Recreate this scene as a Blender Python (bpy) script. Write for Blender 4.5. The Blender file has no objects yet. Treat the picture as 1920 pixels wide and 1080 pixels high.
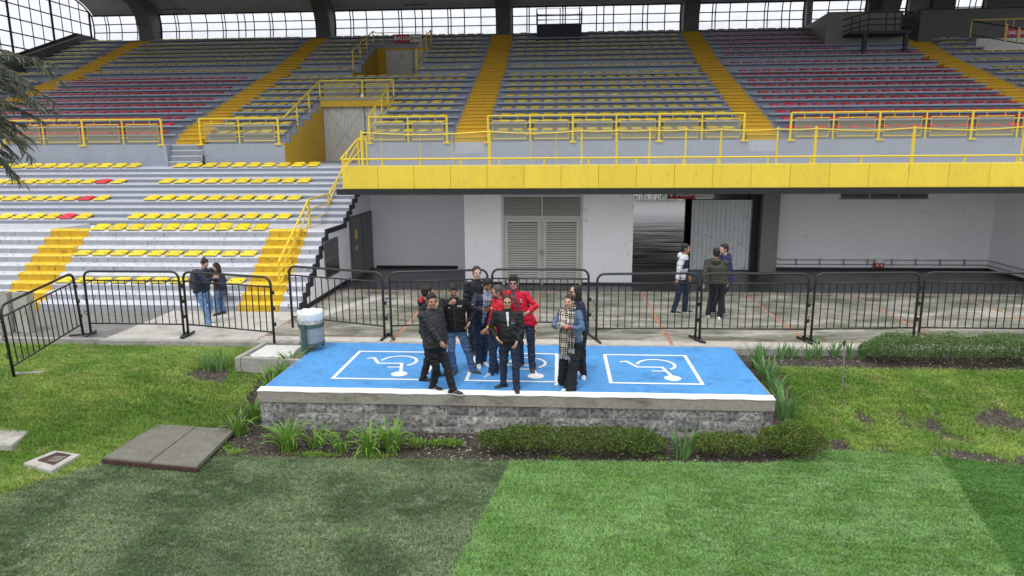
import bpy, bmesh, math, random
import numpy as np
from mathutils import Vector, Matrix, noise as mnoise
from mathutils.bvhtree import BVHTree
random.seed(7)
S = bpy.context.scene
C = S.collection
rad = math.radians

# ---------------------------------------------------------------- camera, world, sun, exposure
PITCH, YAW, ROLL = rad(11.05), rad(4.0), rad(0.37)
cam_d = bpy.data.cameras.new('camera'); cam_d.sensor_width = 36; cam_d.lens = 24
cam_d.clip_start = 0.1; cam_d.clip_end = 1500
cam = bpy.data.objects.new('camera', cam_d); C.objects.link(cam); S.camera = cam
f = Vector((-math.sin(YAW)*math.cos(PITCH), math.cos(YAW)*math.cos(PITCH), -math.sin(PITCH)))
r0 = Vector((math.cos(YAW), math.sin(YAW), 0)); u0 = r0.cross(f)
r1 = r0*math.cos(ROLL) - u0*math.sin(ROLL); u1 = r0*math.sin(ROLL) + u0*math.cos(ROLL)
m = Matrix((r1, u1, -f)).transposed().to_4x4(); m.translation = (0, 0, 4.0)
cam.matrix_world = m

SUN_EL, SUN_AZ = rad(66), rad(205)          # azimuth clockwise from +y; the sun stands behind the camera, a little left
W = bpy.data.worlds.new('World'); S.world = W; W.use_nodes = True
nt = W.node_tree; nt.nodes.clear()
o_ = nt.nodes.new('ShaderNodeOutputWorld'); bg = nt.nodes.new('ShaderNodeBackground')
sky = nt.nodes.new('ShaderNodeTexSky'); sky.sky_type = 'NISHITA'; sky.sun_disc = False
sky.sun_elevation = SUN_EL; sky.sun_rotation = SUN_AZ; sky.air_density = 1.0; sky.dust_density = 4.0; sky.altitude = 2500
hs = nt.nodes.new('ShaderNodeHueSaturation'); hs.inputs['Saturation'].default_value = 0.12
cl = nt.nodes.new('ShaderNodeMixRGB'); cl.inputs[0].default_value = 0.85   # an even layer of white cloud before the sky
tcw = nt.nodes.new('ShaderNodeTexCoord'); sxw = nt.nodes.new('ShaderNodeSeparateXYZ'); nt.links.new(tcw.outputs['Generated'], sxw.inputs[0])
mrw = nt.nodes.new('ShaderNodeMapRange'); mrw.inputs['From Min'].default_value = 0; mrw.inputs['From Max'].default_value = 1; mrw.inputs['To Min'].default_value = 10.5; mrw.inputs['To Max'].default_value = 19.5
nt.links.new(sxw.outputs[2], mrw.inputs[0]); vmw = nt.nodes.new('ShaderNodeVectorMath'); vmw.operation = 'SCALE'; vmw.inputs[0].default_value = (.985, 1.0, 1.035)
nt.links.new(mrw.outputs[0], vmw.inputs['Scale']); nt.links.new(vmw.outputs[0], cl.inputs[2])    # an overcast sky is brightest overhead
nt.links.new(sky.outputs[0], hs.inputs['Color']); nt.links.new(hs.outputs[0], cl.inputs[1]); nt.links.new(cl.outputs[0], bg.inputs[0])
bg.inputs[1].default_value = 0.12; nt.links.new(bg.outputs[0], o_.inputs[0])
sun_d = bpy.data.lights.new('sun', 'SUN'); sun_d.energy = 1.5; sun_d.angle = rad(13); sun_d.color = (1, .97, .92)
sun = bpy.data.objects.new('sun', sun_d); C.objects.link(sun)
sd = Vector((math.sin(SUN_AZ)*math.cos(SUN_EL), math.cos(SUN_AZ)*math.cos(SUN_EL), math.sin(SUN_EL)))
sun.rotation_euler = sd.to_track_quat('Z', 'Y').to_euler()
vs = S.view_settings; vs.view_transform = 'Standard'; vs.look = 'None'; vs.gamma = 1; vs.use_curve_mapping = False
vs.exposure = -0.18

# ---------------------------------------------------------------- materials
def srgb(h):
    h = h.lstrip('#'); v = [int(h[i:i+2], 16)/255 for i in (0, 2, 4)]
    return tuple(c/12.92 if c <= .04045 else ((c+.055)/1.055)**2.4 for c in v)
def mat(name, col, rough=.7, var=.15, scale=3., bump=.1, bscale=60., metal=0., dirt=None, stretch=(1, 1, 1), objvar=0., spec=.4, sheen=0., attr=False):
    """procedural surface: base colour with large and small noise, optional dirt (colour, amount, scale), fine relief"""
    if isinstance(col, str): col = srgb(col)
    m = bpy.data.materials.new(name); m.use_nodes = True; n = m.node_tree; N = n.nodes; L = n.links
    b = N['Principled BSDF']; b.inputs['Roughness'].default_value = rough; b.inputs['Metallic'].default_value = metal
    b.inputs['Specular IOR Level'].default_value = spec
    g = N.new('ShaderNodeNewGeometry'); mp = N.new('ShaderNodeMapping'); mp.inputs['Scale'].default_value = stretch
    if attr:
        at = N.new('ShaderNodeTexCoord'); L.new(at.outputs['Object'], mp.inputs[0])
    else: L.new(g.outputs['Position'], mp.inputs[0])
    def noise(s, d=4, ro=.6):
        t = N.new('ShaderNodeTexNoise'); t.inputs['Scale'].default_value = s; t.inputs['Detail'].default_value = d
        t.inputs['Roughness'].default_value = ro; L.new(mp.outputs[0], t.inputs['Vector']); return t
    a = noise(scale); c2 = noise(scale*9, 3)
    mr = N.new('ShaderNodeMath'); mr.operation = 'ADD'; L.new(a.outputs[0], mr.inputs[0]); L.new(c2.outputs[0], mr.inputs[1])
    rp = N.new('ShaderNodeMapRange'); rp.inputs['From Min'].default_value = .7; rp.inputs['From Max'].default_value = 1.3
    rp.inputs['To Min'].default_value = 1-var; rp.inputs['To Max'].default_value = 1+var; L.new(mr.outputs[0], rp.inputs[0])
    last = rp.outputs[0]
    if objvar:
        oi = N.new('ShaderNodeObjectInfo'); r2 = N.new('ShaderNodeMapRange'); r2.inputs['To Min'].default_value = 1-objvar; r2.inputs['To Max'].default_value = 1+objvar
        L.new(oi.outputs['Random'], r2.inputs[0]); mm = N.new('ShaderNodeMath'); mm.operation = 'MULTIPLY'
        L.new(last, mm.inputs[0]); L.new(r2.outputs[0], mm.inputs[1]); last = mm.outputs[0]
    vm = N.new('ShaderNodeVectorMath'); vm.operation = 'SCALE'; vm.inputs[0].default_value = col; L.new(last, vm.inputs['Scale'])
    out = vm.outputs[0]
    if dirt:
        dc, amt, dsc = dirt; dc = srgb(dc) if isinstance(dc, str) else dc
        d = noise(dsc, 6, .7); r3 = N.new('ShaderNodeMapRange'); r3.inputs['From Min'].default_value = .62-amt*.3; r3.inputs['From Max'].default_value = .78-amt*.2
        L.new(d.outputs[0], r3.inputs[0]); mx = N.new('ShaderNodeMixRGB'); L.new(r3.outputs[0], mx.inputs[0]); L.new(out, mx.inputs[1]); mx.inputs[2].default_value = (*dc, 1); out = mx.outputs[0]
    L.new(out, b.inputs['Base Color'])
    if bump:
        nb = noise(bscale, 5, .65); bp = N.new('ShaderNodeBump'); bp.inputs['Strength'].default_value = bump; bp.inputs['Distance'].default_value = .02
        L.new(nb.outputs[0], bp.inputs['Height']); L.new(bp.outputs[0], b.inputs['Normal'])
    m['b'] = 1
    return m
M = {}
M['concrete_paint'] = mat('concrete_paint', (.3, .335, .41), .55, .08, 1.2, .08, 30, dirt=((.22, .235, .26), .06, 3))
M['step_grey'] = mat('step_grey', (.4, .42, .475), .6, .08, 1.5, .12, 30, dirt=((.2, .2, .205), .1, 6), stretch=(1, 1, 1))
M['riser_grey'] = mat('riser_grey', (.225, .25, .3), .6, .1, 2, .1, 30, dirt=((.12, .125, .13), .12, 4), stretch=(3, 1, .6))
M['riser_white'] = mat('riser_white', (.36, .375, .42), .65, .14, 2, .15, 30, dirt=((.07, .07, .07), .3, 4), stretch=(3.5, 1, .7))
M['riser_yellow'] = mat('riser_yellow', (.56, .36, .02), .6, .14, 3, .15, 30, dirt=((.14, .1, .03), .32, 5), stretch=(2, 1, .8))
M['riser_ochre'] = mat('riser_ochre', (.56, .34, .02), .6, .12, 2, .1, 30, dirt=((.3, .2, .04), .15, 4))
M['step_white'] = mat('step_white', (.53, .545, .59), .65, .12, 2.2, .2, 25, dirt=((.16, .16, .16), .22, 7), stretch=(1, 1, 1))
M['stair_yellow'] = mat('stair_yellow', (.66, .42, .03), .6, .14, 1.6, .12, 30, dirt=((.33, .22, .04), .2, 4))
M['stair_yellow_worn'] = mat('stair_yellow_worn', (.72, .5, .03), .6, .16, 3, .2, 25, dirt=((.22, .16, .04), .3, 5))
M['wall_ochre'] = mat('wall_ochre', (.6, .38, .03), .6, .08, 1.2, .08, 30, dirt=((.36, .24, .03), .08, 1.5))
M['fascia_yellow'] = mat('fascia_yellow', (.82, .62, .06), .5, .07, 1.0, .04, 30, objvar=.04, dirt=((.62, .47, .1), .14, 3), stretch=(1.6, 1, .7))
M['rail_yellow'] = mat('rail_yellow', (.78, .57, .04), .4, .08, 8, .03, 80, dirt=((.36, .27, .06), .05, 14))
M['seat_yellow'] = mat('seat_yellow', (.78, .6, .03), .38, .06, 6, .02, 90, objvar=.09, dirt=((.45, .36, .08), .08, 9), spec=.5)
M['seat_red'] = mat('seat_red', (.68, .035, .05), .4, .08, 6, .02, 90, objvar=.1, dirt=((.3, .08, .07), .08, 9), spec=.5)
M['seat_under'] = mat('seat_under', (.05, .05, .055), .8, .1)
M['black_paint'] = mat('black_paint', (.018, .019, .022), .55, .2, 6, .08, 60, dirt=((.06, .06, .06), .1, 8))
M['black_metal'] = mat('black_metal', (.02, .02, .022), .38, .2, 10, .03, 120, spec=.5)
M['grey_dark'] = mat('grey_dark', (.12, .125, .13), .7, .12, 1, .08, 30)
M['rib_grey'] = mat('rib_grey', (.12, .125, .13), .7, .12, 1, .08, 30)
M['roof_grey'] = mat('roof_grey', (.32, .34, .335), .75, .12, 1, .08, 30)
M['grey_mid'] = mat('grey_mid', (.24, .245, .24), .65, .1, 1.5, .05, 30, dirt=((.1, .1, .1), .08, 3))
M['grey_light'] = mat('grey_light', (.72, .75, .78), .5, .07, 2, .04, 50, dirt=((.26, .26, .26), .1, 3))
M['white_wall'] = mat('white_wall', (.86, .87, .9), .75, .04, 1.2, .05, 40, dirt=((.5, .51, .52), .05, 2.2))
M['white_door'] = mat('white_door', (.62, .62, .6), .5, .08, 2, .04, 40, dirt=((.34, .3, .24), .16, 2.5))
M['louvre'] = mat('louvre', (.5, .505, .47), .5, .06, 3, .03, 60)
M['louvre_dark'] = mat('louvre_dark', (.15, .155, .16), .5, .08, 3, .03, 60)
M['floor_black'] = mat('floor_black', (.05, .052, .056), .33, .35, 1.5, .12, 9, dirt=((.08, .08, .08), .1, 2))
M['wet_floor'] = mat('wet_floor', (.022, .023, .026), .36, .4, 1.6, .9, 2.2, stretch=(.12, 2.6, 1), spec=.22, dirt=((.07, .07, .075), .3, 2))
M['paving'] = mat('paving', (.38, .365, .32), .65, .45, 1.3, .25, 50, dirt=((.1, .105, .07), .85, 1.0), objvar=.14, stretch=(.6, 1.4, 1))
M['paving_pale'] = mat('paving_pale', (.47, .45, .41), .85, .2, 2.4, .3, 45, dirt=((.17, .165, .14), .3, 1.6))
M['joint_orange'] = mat('joint_orange', (.42, .17, .09), .85, .25, 3, .3, 60, dirt=((.3, .28, .25), .62, 2.2))
M['kerb'] = mat('kerb', (.33, .32, .3), .85, .2, 2, .3, 40, dirt=((.12, .13, .09), .3, 3))
M['old_asphalt'] = mat('old_asphalt', (.2, .195, .185), .9, .3, 5, .8, 70, dirt=((.3, .29, .27), .2, 28))
M['blue_deck'] = mat('blue_deck', (.085, .3, .64), .42, .16, .9, .05, 60, dirt=((.055, .19, .43), .34, 1.7))
M['white_line'] = mat('white_line', (.78, .79, .8), .6, .04, 5, .06, 60, dirt=((.6, .62, .66), .08, 6))
M['beam_concrete'] = mat('beam_concrete', (.31, .29, .25), .85, .25, 1.8, .25, 40, dirt=((.12, .11, .095), .5, 1.8), stretch=(1, 1, 2))
M['block'] = mat('block', (.38, .375, .36), .95, .35, 6, 1.0, 50, dirt=((.07, .07, .068), .7, 13), objvar=.42)
M['yard'] = mat('yard', (.15, .15, .155), .6, .3, 1.5, .3, 20, stretch=(.3, 2, 1))
M['mortar'] = mat('mortar', (.42, .41, .39), .95, .25, 5, .6, 40, dirt=((.14, .14, .13), .2, 5))
M['soil'] = mat('soil', (.035, .031, .027), .95, .45, 6, 1.2, 45, dirt=((.12, .11, .1), .06, 22))
M['slab_old'] = mat('slab_old', (.15, .145, .12), .8, .2, 2.5, .35, 45, dirt=((.24, .22, .19), .24, 9))
M['hatch_white'] = mat('hatch_white', (.58, .58, .57), .8, .12, 4, .2, 45, dirt=((.25, .24, .22), .2, 6))
M['slab_pale'] = mat('slab_pale', (.4, .385, .35), .85, .18, 3, .35, 45, dirt=((.18, .17, .15), .28, 4))
M['rust'] = mat('rust', (.06, .03, .026), .85, .35, 9, .4, 60, dirt=((.2, .1, .07), .2, 14))
M['steel'] = mat('steel', (.4, .4, .4), .45, .15, 4, .05, 30, metal=.35, dirt=((.2, .2, .2), .15, 4))
M['green_metal'] = mat('green_metal', (.055, .11, .095), .5, .12, 5, .05, 50)
M['bag_plastic'] = mat('bag_plastic', (.72, .78, .8), .3, .06, 9, .5, 18)
M['sign_red'] = mat('sign_red', (.42, .02, .06), .45, .05)
M['sign_white'] = mat('sign_white', (.75, .75, .74), .45, .05)
M['sign_ink'] = mat('sign_ink', (.06, .07, .08), .5, .05)
M['sign_grey'] = mat('sign_grey', (.62, .64, .6), .5, .05)
M['blue_black'] = mat('blue_black', (.022, .026, .045), .5, .1)
M['wire'] = mat('wire', (.45, .41, .24), .5, .15, 10, 0, metal=.0)
M['wire_yellow'] = mat('wire_yellow', (.62, .5, .14), .5, .15, 10, 0)
M['dark_glass'] = mat('dark_glass', (.03, .034, .038), .12, .1, spec=.7)
M['pipe'] = mat('pipe', (.3, .3, .31), .4, .1, metal=.4)
M['red_plastic'] = mat('red_plastic', (.45, .03, .02), .45, .1)
M['lamp_white'] = mat('lamp_white', (.5, .5, .5), .5, .05)

def band_gloss(m, lo, hi, sc):
    n = m.node_tree; N = n.nodes; L = n.links; g = N.new('ShaderNodeNewGeometry'); mp = N.new('ShaderNodeMapping'); mp.inputs['Scale'].default_value = (.12, 2.4, 1); L.new(g.outputs['Position'], mp.inputs[0])
    t = N.new('ShaderNodeTexNoise'); t.inputs['Scale'].default_value = sc; t.inputs['Detail'].default_value = 6; t.inputs['Roughness'].default_value = .7; L.new(mp.outputs[0], t.inputs['Vector'])
    r = N.new('ShaderNodeMapRange'); r.inputs['From Min'].default_value = .38; r.inputs['From Max'].default_value = .62; r.inputs['To Min'].default_value = lo; r.inputs['To Max'].default_value = hi; L.new(t.outputs[0], r.inputs[0]); L.new(r.outputs[0], N['Principled BSDF'].inputs['Roughness'])
band_gloss(M['wet_floor'], .12, .75, 2.4)
def pane_material():
    m = bpy.data.materials.new('frosted_pane'); m.use_nodes = True; n = m.node_tree; N = n.nodes; L = n.links; N.clear()
    o = N.new('ShaderNodeOutputMaterial'); tr = N.new('ShaderNodeBsdfTransparent'); tl = N.new('ShaderNodeBsdfTranslucent'); mx = N.new('ShaderNodeMixShader')
    g = N.new('ShaderNodeNewGeometry'); t = N.new('ShaderNodeTexNoise'); t.inputs['Scale'].default_value = 1.7; t.inputs['Detail'].default_value = 5; L.new(g.outputs['Position'], t.inputs['Vector'])
    mr = N.new('ShaderNodeMapRange'); mr.inputs['From Min'].default_value = .35; mr.inputs['From Max'].default_value = .65; mr.inputs['To Min'].default_value = .25; mr.inputs['To Max'].default_value = .5
    L.new(t.outputs[0], mr.inputs[0]); L.new(mr.outputs[0], mx.inputs[0]); tr.inputs[0].default_value = (.95, .96, .98, 1); tl.inputs[0].default_value = (.85, .86, .88, 1)
    L.new(tr.outputs[0], mx.inputs[1]); L.new(tl.outputs[0], mx.inputs[2]); L.new(mx.outputs[0], o.inputs[0]); return m
M['pane'] = pane_material()

# ---------------------------------------------------------------- helpers
WL = {}
def tag(o, label=None, cat=None, group=None, kind=None):
    if label: o['label'] = label
    if cat: o['category'] = cat
    if group: o['group'] = group
    if kind: o['kind'] = kind
    return o
def thing(name, label, cat, loc=(0, 0, 0), rz=0., group=None):
    o = bpy.data.objects.new(name, None); o.empty_display_size = .2; C.objects.link(o); o.location = loc; o.rotation_euler = (0, 0, rz)
    WL[o.name] = (Vector(loc), rz)
    return tag(o, label, cat, group)
class MB:
    """collects simple shapes; build() links them as one mesh object (coordinates are world ones unless local=True)"""
    def __init__(s): s.v = []; s.f = []; s.mi = []; s.cm = 0
    def add(s, vs, fs):
        b = len(s.v); s.v += [tuple(v) for v in vs]; s.f += [tuple(i+b for i in q) for q in fs]; s.mi += [s.cm]*len(fs); return s
    def box(s, x0, x1, y0, y1, z0, z1):
        return s.add([(x0, y0, z0), (x1, y0, z0), (x1, y1, z0), (x0, y1, z0), (x0, y0, z1), (x1, y0, z1), (x1, y1, z1), (x0, y1, z1)],
                     [(0, 3, 2, 1), (4, 5, 6, 7), (0, 1, 5, 4), (1, 2, 6, 5), (2, 3, 7, 6), (3, 0, 4, 7)])
    def prism_x(s, prof, x0, x1):
        n = len(prof); vs = [(x0, y, z) for y, z in prof]+[(x1, y, z) for y, z in prof]
        fs = [tuple(range(n))[::-1], tuple(range(n, 2*n))]+[(i, (i+1) % n, (i+1) % n+n, i+n) for i in range(n)]
        return s.add(vs, fs)
    def prism_z(s, poly, z0, z1):
        n = len(poly); vs = [(x, y, z0) for x, y in poly]+[(x, y, z1) for x, y in poly]
        return s.add(vs, [tuple(range(n))[::-1], tuple(range(n, 2*n))]+[(i, (i+1) % n, (i+1) % n+n, i+n) for i in range(n)])
    def prism_y(s, poly, y0, y1):
        n = len(poly); vs = [(x, y0, z) for x, z in poly]+[(x, y1, z) for x, z in poly]
        return s.add(vs, [tuple(range(n)), tuple(range(n, 2*n))[::-1]]+[((i+1) % n, i, i+n, (i+1) % n+n) for i in range(n)])
    def tube(s, pts, r, n=8, closed=False, cap=True):
        pts = [Vector(p) for p in pts]; rings = []; prev = None; k = len(pts)
        for i, p in enumerate(pts):
            if closed: d = (pts[(i+1) % k]-pts[i-1]).normalized()
            else: d = ((pts[min(i+1, k-1)]-p).normalized()+(p-pts[max(i-1, 0)]).normalized()); d = d.normalized() if d.length > 1e-6 else Vector((0, 0, 1))
            if prev is None:
                a = d.cross(Vector((0, 0, 1)));  a = a if a.length > .05 else d.cross(Vector((1, 0, 0)))
            else: a = prev-d*prev.dot(d)
            a.normalize(); prev = a; b = d.cross(a); rr = r[i] if isinstance(r, (list, tuple)) else r
            rings.append([p+(a*math.cos(2*math.pi*j/n)+b*math.sin(2*math.pi*j/n))*rr for j in range(n)])
        vs = [v for R in rings for v in R]; fs = []
        for i in range(k if closed else k-1):
            i2 = (i+1) % k
            for j in range(n): fs.append((i*n+j, i*n+(j+1) % n, i2*n+(j+1) % n, i2*n+j))
        if cap and not closed: fs += [tuple(range(n))[::-1], tuple(range((k-1)*n, k*n))]
        return s.add(vs, fs)
    def lathe(s, prof, c=(0, 0, 0), n=20):
        vs = []; fs = []; k = len(prof)
        for rr, z in prof: vs += [(c[0]+rr*math.cos(2*math.pi*j/n), c[1]+rr*math.sin(2*math.pi*j/n), c[2]+z) for j in range(n)]
        for i in range(k-1):
            for j in range(n): fs.append((i*n+j, i*n+(j+1) % n, (i+1)*n+(j+1) % n, (i+1)*n+j))
        return s.add(vs, fs)
    def mesh(s, name, mats, smooth=False, off=None, rz=0.):
        me = bpy.data.meshes.new(name)
        vs = s.v
        if off is not None:
            c, q = math.cos(-rz), math.sin(-rz); vs = []
            for x, y, z in s.v:
                x -= off[0]; y -= off[1]; z -= off[2]; vs.append((c*x-q*y, q*x+c*y, z))
        me.from_pydata(vs, [], s.f)
        for mm in (mats if isinstance(mats, (list, tuple)) else [mats]): me.materials.append(M[mm] if isinstance(mm, str) else mm)
        me.polygons.foreach_set('material_index', s.mi)
        if smooth: me.polygons.foreach_set('use_smooth', [True]*len(me.polygons))
        me.update(); return me
    def build(s, name, mats, parent=None, smooth=False, local=False):
        off = None; rz = 0
        if parent is not None and not local and parent.name in WL: off, rz = WL[parent.name]
        me = s.mesh(name, mats, smooth, off, rz)
        o = bpy.data.objects.new(name, me); C.objects.link(o); o.parent = parent
        if parent is not None and parent.name in WL and not local: WL[o.name] = WL[parent.name]
        return o
def place(me, name, parent=None, loc=(0, 0, 0), rot=(0, 0, 0), scale=None):
    o = bpy.data.objects.new(name, me); C.objects.link(o); o.parent = parent; o.location = loc; o.rotation_euler = rot
    if scale: o.scale = scale
    return o
def copy_tree(o, parent=None):
    c = o.copy(); C.objects.link(c); c.parent = parent
    for ch in o.children: copy_tree(ch, c)
    return c
ORD = ['first', 'second', 'third', 'fourth', 'fifth', 'sixth', 'seventh', 'eighth', 'ninth', 'tenth', 'eleventh', 'twelfth', 'thirteenth', 'fourteenth',
       'fifteenth', 'sixteenth', 'seventeenth', 'eighteenth', 'nineteenth', 'twentieth', 'twenty-first', 'twenty-second']
def text_mesh(txt, size, depth=.002):
    """lettering as a mesh in the xz plane, centred, facing -y"""
    cu = bpy.data.curves.new('lettering', 'FONT'); cu.body = txt; cu.size = size; cu.align_x = 'CENTER'; cu.align_y = 'CENTER'; cu.extrude = depth; cu.offset = size*.02; cu.resolution_u = 3
    o = bpy.data.objects.new('lettering', cu); C.objects.link(o); dg = bpy.context.evaluated_depsgraph_get(); me = bpy.data.meshes.new_from_object(o.evaluated_get(dg))
    bpy.data.objects.remove(o); me.transform(Matrix.Rotation(rad(90), 4, 'X')); return me
# ================================================================ SETTING: ground, paving, deck, stands
def sheet(name, poly, z, mt, kind='structure', thick=None):
    b = MB()
    if thick: b.prism_z(poly, z-thick, z)
    else: b.add([(x, y, z) for x, y in poly], [tuple(range(len(poly)))])
    o = b.build(name, mt); return tag(o, kind=kind)
sheet('ground', [(-400, -300), (400, -300), (400, 13.9), (-400, 13.9)], -.86, 'soil')
sheet('rear_ground', [(-400, 41.5), (400, 41.5), (400, 500), (-400, 500)], -.02, 'yard')
sheet('side_ground', [(-400, 13.9), (-30.2, 13.9), (-30.2, 41.5), (-400, 41.5)], -.05, 'old_asphalt')
sheet('far_side_ground', [(30.2, 13.9), (400, 13.9), (400, 41.5), (30.2, 41.5)], -.05, 'old_asphalt')

# pavement: slabs with orange joints standing 4 mm lower
pave = bpy.data.objects.new('pavement', None); C.objects.link(pave); tag(pave, kind='structure')
MB().box(-6.7, 30.2, 14.2, 20.2, -.3, -.012).build('joint_bed', 'joint_orange', pave)
MB().box(-10.2, -6.7, 14.2, 17.3, -.3, -.006).build('paving_slab', 'paving_pale', pave)
xs = [-6.7, -3.66, -.55, 2.42, 5.38, 8.33, 11.25, 14.2, 17.1, 20.0, 23, 26, 30.2]
ys = [(14.21, 14.58), (14.64, 17.0), (17.03, 19.76)]
for i in range(len(xs)-1):
    for k, (ya, yb) in enumerate(ys):
        xa, xb = xs[i]+.035, xs[i+1]-.035
        if yb > 17 and xs[i] < -6.7: continue
        zt = -.004*random.random()
        b = MB(); b.add([(xa, ya, -.02), (xb, ya, -.02), (xb, yb, -.02), (xa, yb, -.02), (xa+.01, ya+.01, zt), (xb-.01, ya+.01, zt), (xb-.01, yb-.01, zt), (xa+.01, yb-.01, zt)],
                      [(4, 5, 6, 7), (0, 1, 5, 4), (1, 2, 6, 5), (2, 3, 7, 6), (3, 0, 4, 7)])
        b.build('paving_slab', 'paving_pale' if k == 0 else 'paving', pave)
MB().box(-10.2, 30.2, 14.02, 14.2, -.5, .0).build('kerb_edge', 'kerb', pave)
# worn asphalt strip at the foot of the lower stand, with its own kerb
b = MB(); b.prism_z([(-30, 14.25), (-10.2, 14.25), (-10.2, 17.4), (-30, 17.4)], -.5, -.03); tag(b.build('asphalt_path', 'old_asphalt'), kind='structure')
b = MB(); b.box(-30, -10.2, 14.1, 14.24, -.5, -.0); tag(b.build('kerb', 'kerb'), kind='structure')
b = MB(); b.add([(-9.2, 14.9, .003), (-8.9, 14.9, .003), (-8.9, 14.9, .003)], [(0, 1, 2)])
# pale repair strip crossing the first bay of the pavement
tag(sheet('repair_strip', [(-6.5, 16.3), (-6.1, 16.15), (-4.9, 18.9), (-5.35, 19.0)], .004, 'paving_pale'), kind='structure')

# dark floor below the balcony and the corridor behind
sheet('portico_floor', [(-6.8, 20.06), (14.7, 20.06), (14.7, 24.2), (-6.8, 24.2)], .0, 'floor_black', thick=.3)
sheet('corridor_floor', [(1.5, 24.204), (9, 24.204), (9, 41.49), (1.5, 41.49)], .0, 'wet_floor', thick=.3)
# drainage channel
dr = thing('drain_channel', 'long slotted steel drain set into the pavement before the dark floor', 'drain', (4, 19.9, 0))
MB().box(-6.7, 14.7, 19.78, 20.05, -.2, -.03).build('trough', 'black_paint', dr)
b = MB()
x = -6.7
while x < 14.6:
    b.add([(x, 19.79, .0), (x+.075, 19.79, .0), (x+.02, 20.04, .0), (x-.055, 20.04, .0), (x, 19.79, -.025), (x+.075, 19.79, -.025), (x+.02, 20.04, -.025), (x-.055, 20.04, -.025)],
          [(0, 1, 2, 3), (4, 5, 1, 0), (5, 6, 2, 1), (7, 4, 0, 3)]); x += .13
tag(b.build('grate_bar', 'kerb', dr), kind='stuff')

# ---- blue deck with block wall
deck = thing('parking_deck', 'raised blue painted concrete deck with wheelchair bays behind the block wall', 'deck', (-.8, 11, 0))
DX0, DX1, DY0, DY1 = -5.2, 3.56, 10.98, 14.2
b = MB(); b.prism_z([(DX0+.03, 11.13), (DX1-.03, 11.13), (DX1+.04, 14.02), (DX0+.08, 14.02)], -.19, .022); b.build('deck_slab', 'blue_deck', deck)
MB().box(DX0, DX1, 11.1, 14.0, -.8, -.2).build('fill', 'mortar', deck)
b = MB(); b.prism_x([(10.97, -.2), (10.97, -.02), (10.985, 0), (11.128, .0), (11.128, -.2)], DX0-.02, DX1+.02); b.build('edge_beam', 'beam_concrete', deck)
b = MB(); n = 60
vs = []
for i in range(n+1):
    x = DX0-.02+(DX1-DX0+.04)*i/n; w = .006*math.sin(i*1.7)+.005*math.sin(i*.6)
    vs += [(x, 10.962+w*.4, .006), (x, 11.125+w, .03), (x, 10.962+w*.4, -.008+w)]
fs = []
for i in range(n): a = i*3; fs += [(a, a+3, a+4, a+1), (a+2, a+5, a+3, a)]
b.add(vs, fs); b.build('painted_edge', 'white_line', deck)
# blocks laid in three courses, each proud of the mortar
bw, bh = .41, .19
rb = random.Random(3)
MB().box(DX0+.02, DX1-.02, 11.02, 11.099, -.85, -.2).build('mortar_bed', 'mortar', deck)
for cidx in range(3):
    z1 = -.205-cidx*(bh+.02); x = DX0+.01-(0 if cidx % 2 == 0 else bw/2)
    while x < DX1:
        a, c = max(x, DX0+.005), min(x+bw-.026, DX1-.005)
        if c-a > .06:
            b = MB(); e = .012; d = rb.uniform(0, .012); yf = 10.99+d
            nx, nz = 5, 3; vs = []; fs = []
            for j in range(nz+1):
                for i in range(nx+1):
                    edge = i in (0, nx) or j in (0, nz)
                    vs.append((a+(c-a)*i/nx+(0 if edge and i in (0, nx) else rb.uniform(-.01, .01)), yf+(.012 if edge else rb.uniform(-.007, .006)), z1-bh+bh*j/nz+(0 if j in (0, nz) else rb.uniform(-.008, .008))))
            for j in range(nz):
                for i in range(nx): q = j*(nx+1)+i; fs.append((q, q+1, q+nx+2, q+nx+1))
            base = len(vs); vs += [(a, 11.03, z1-bh), (c, 11.03, z1-bh), (c, 11.03, z1), (a, 11.03, z1)]
            k = [0, nx, (nz+1)*(nx+1)-1, nz*(nx+1)]
            fs += [(base, base+1, k[1], k[0]), (base+1, base+2, k[2], k[1]), (base+2, base+3, k[3], k[2]), (base+3, base, k[0], k[3])]
            b.add(vs, fs); b.build('block', 'block', deck)
        x += bw
# side faces of the wall
for sx, xx in ((1, DX1-.004), (-1, DX0-.016)):
    for cidx in range(3):
        z1 = -.205-cidx*(bh+.02); y = 11.03
        while y < 13.9:
            MB().box(xx, xx+.02, y, min(y+bw-.014, 14), z1-bh, z1).build('block', 'block', deck); y += bw
MB().box(DX0, DX0+.025, 11.13, 14.02, -.19, -.002).build('side_edge', 'beam_concrete', deck); MB().box(DX1, DX1+.03, 11.13, 14.02, -.19, -.002).build('side_edge', 'beam_concrete', deck)

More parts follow.
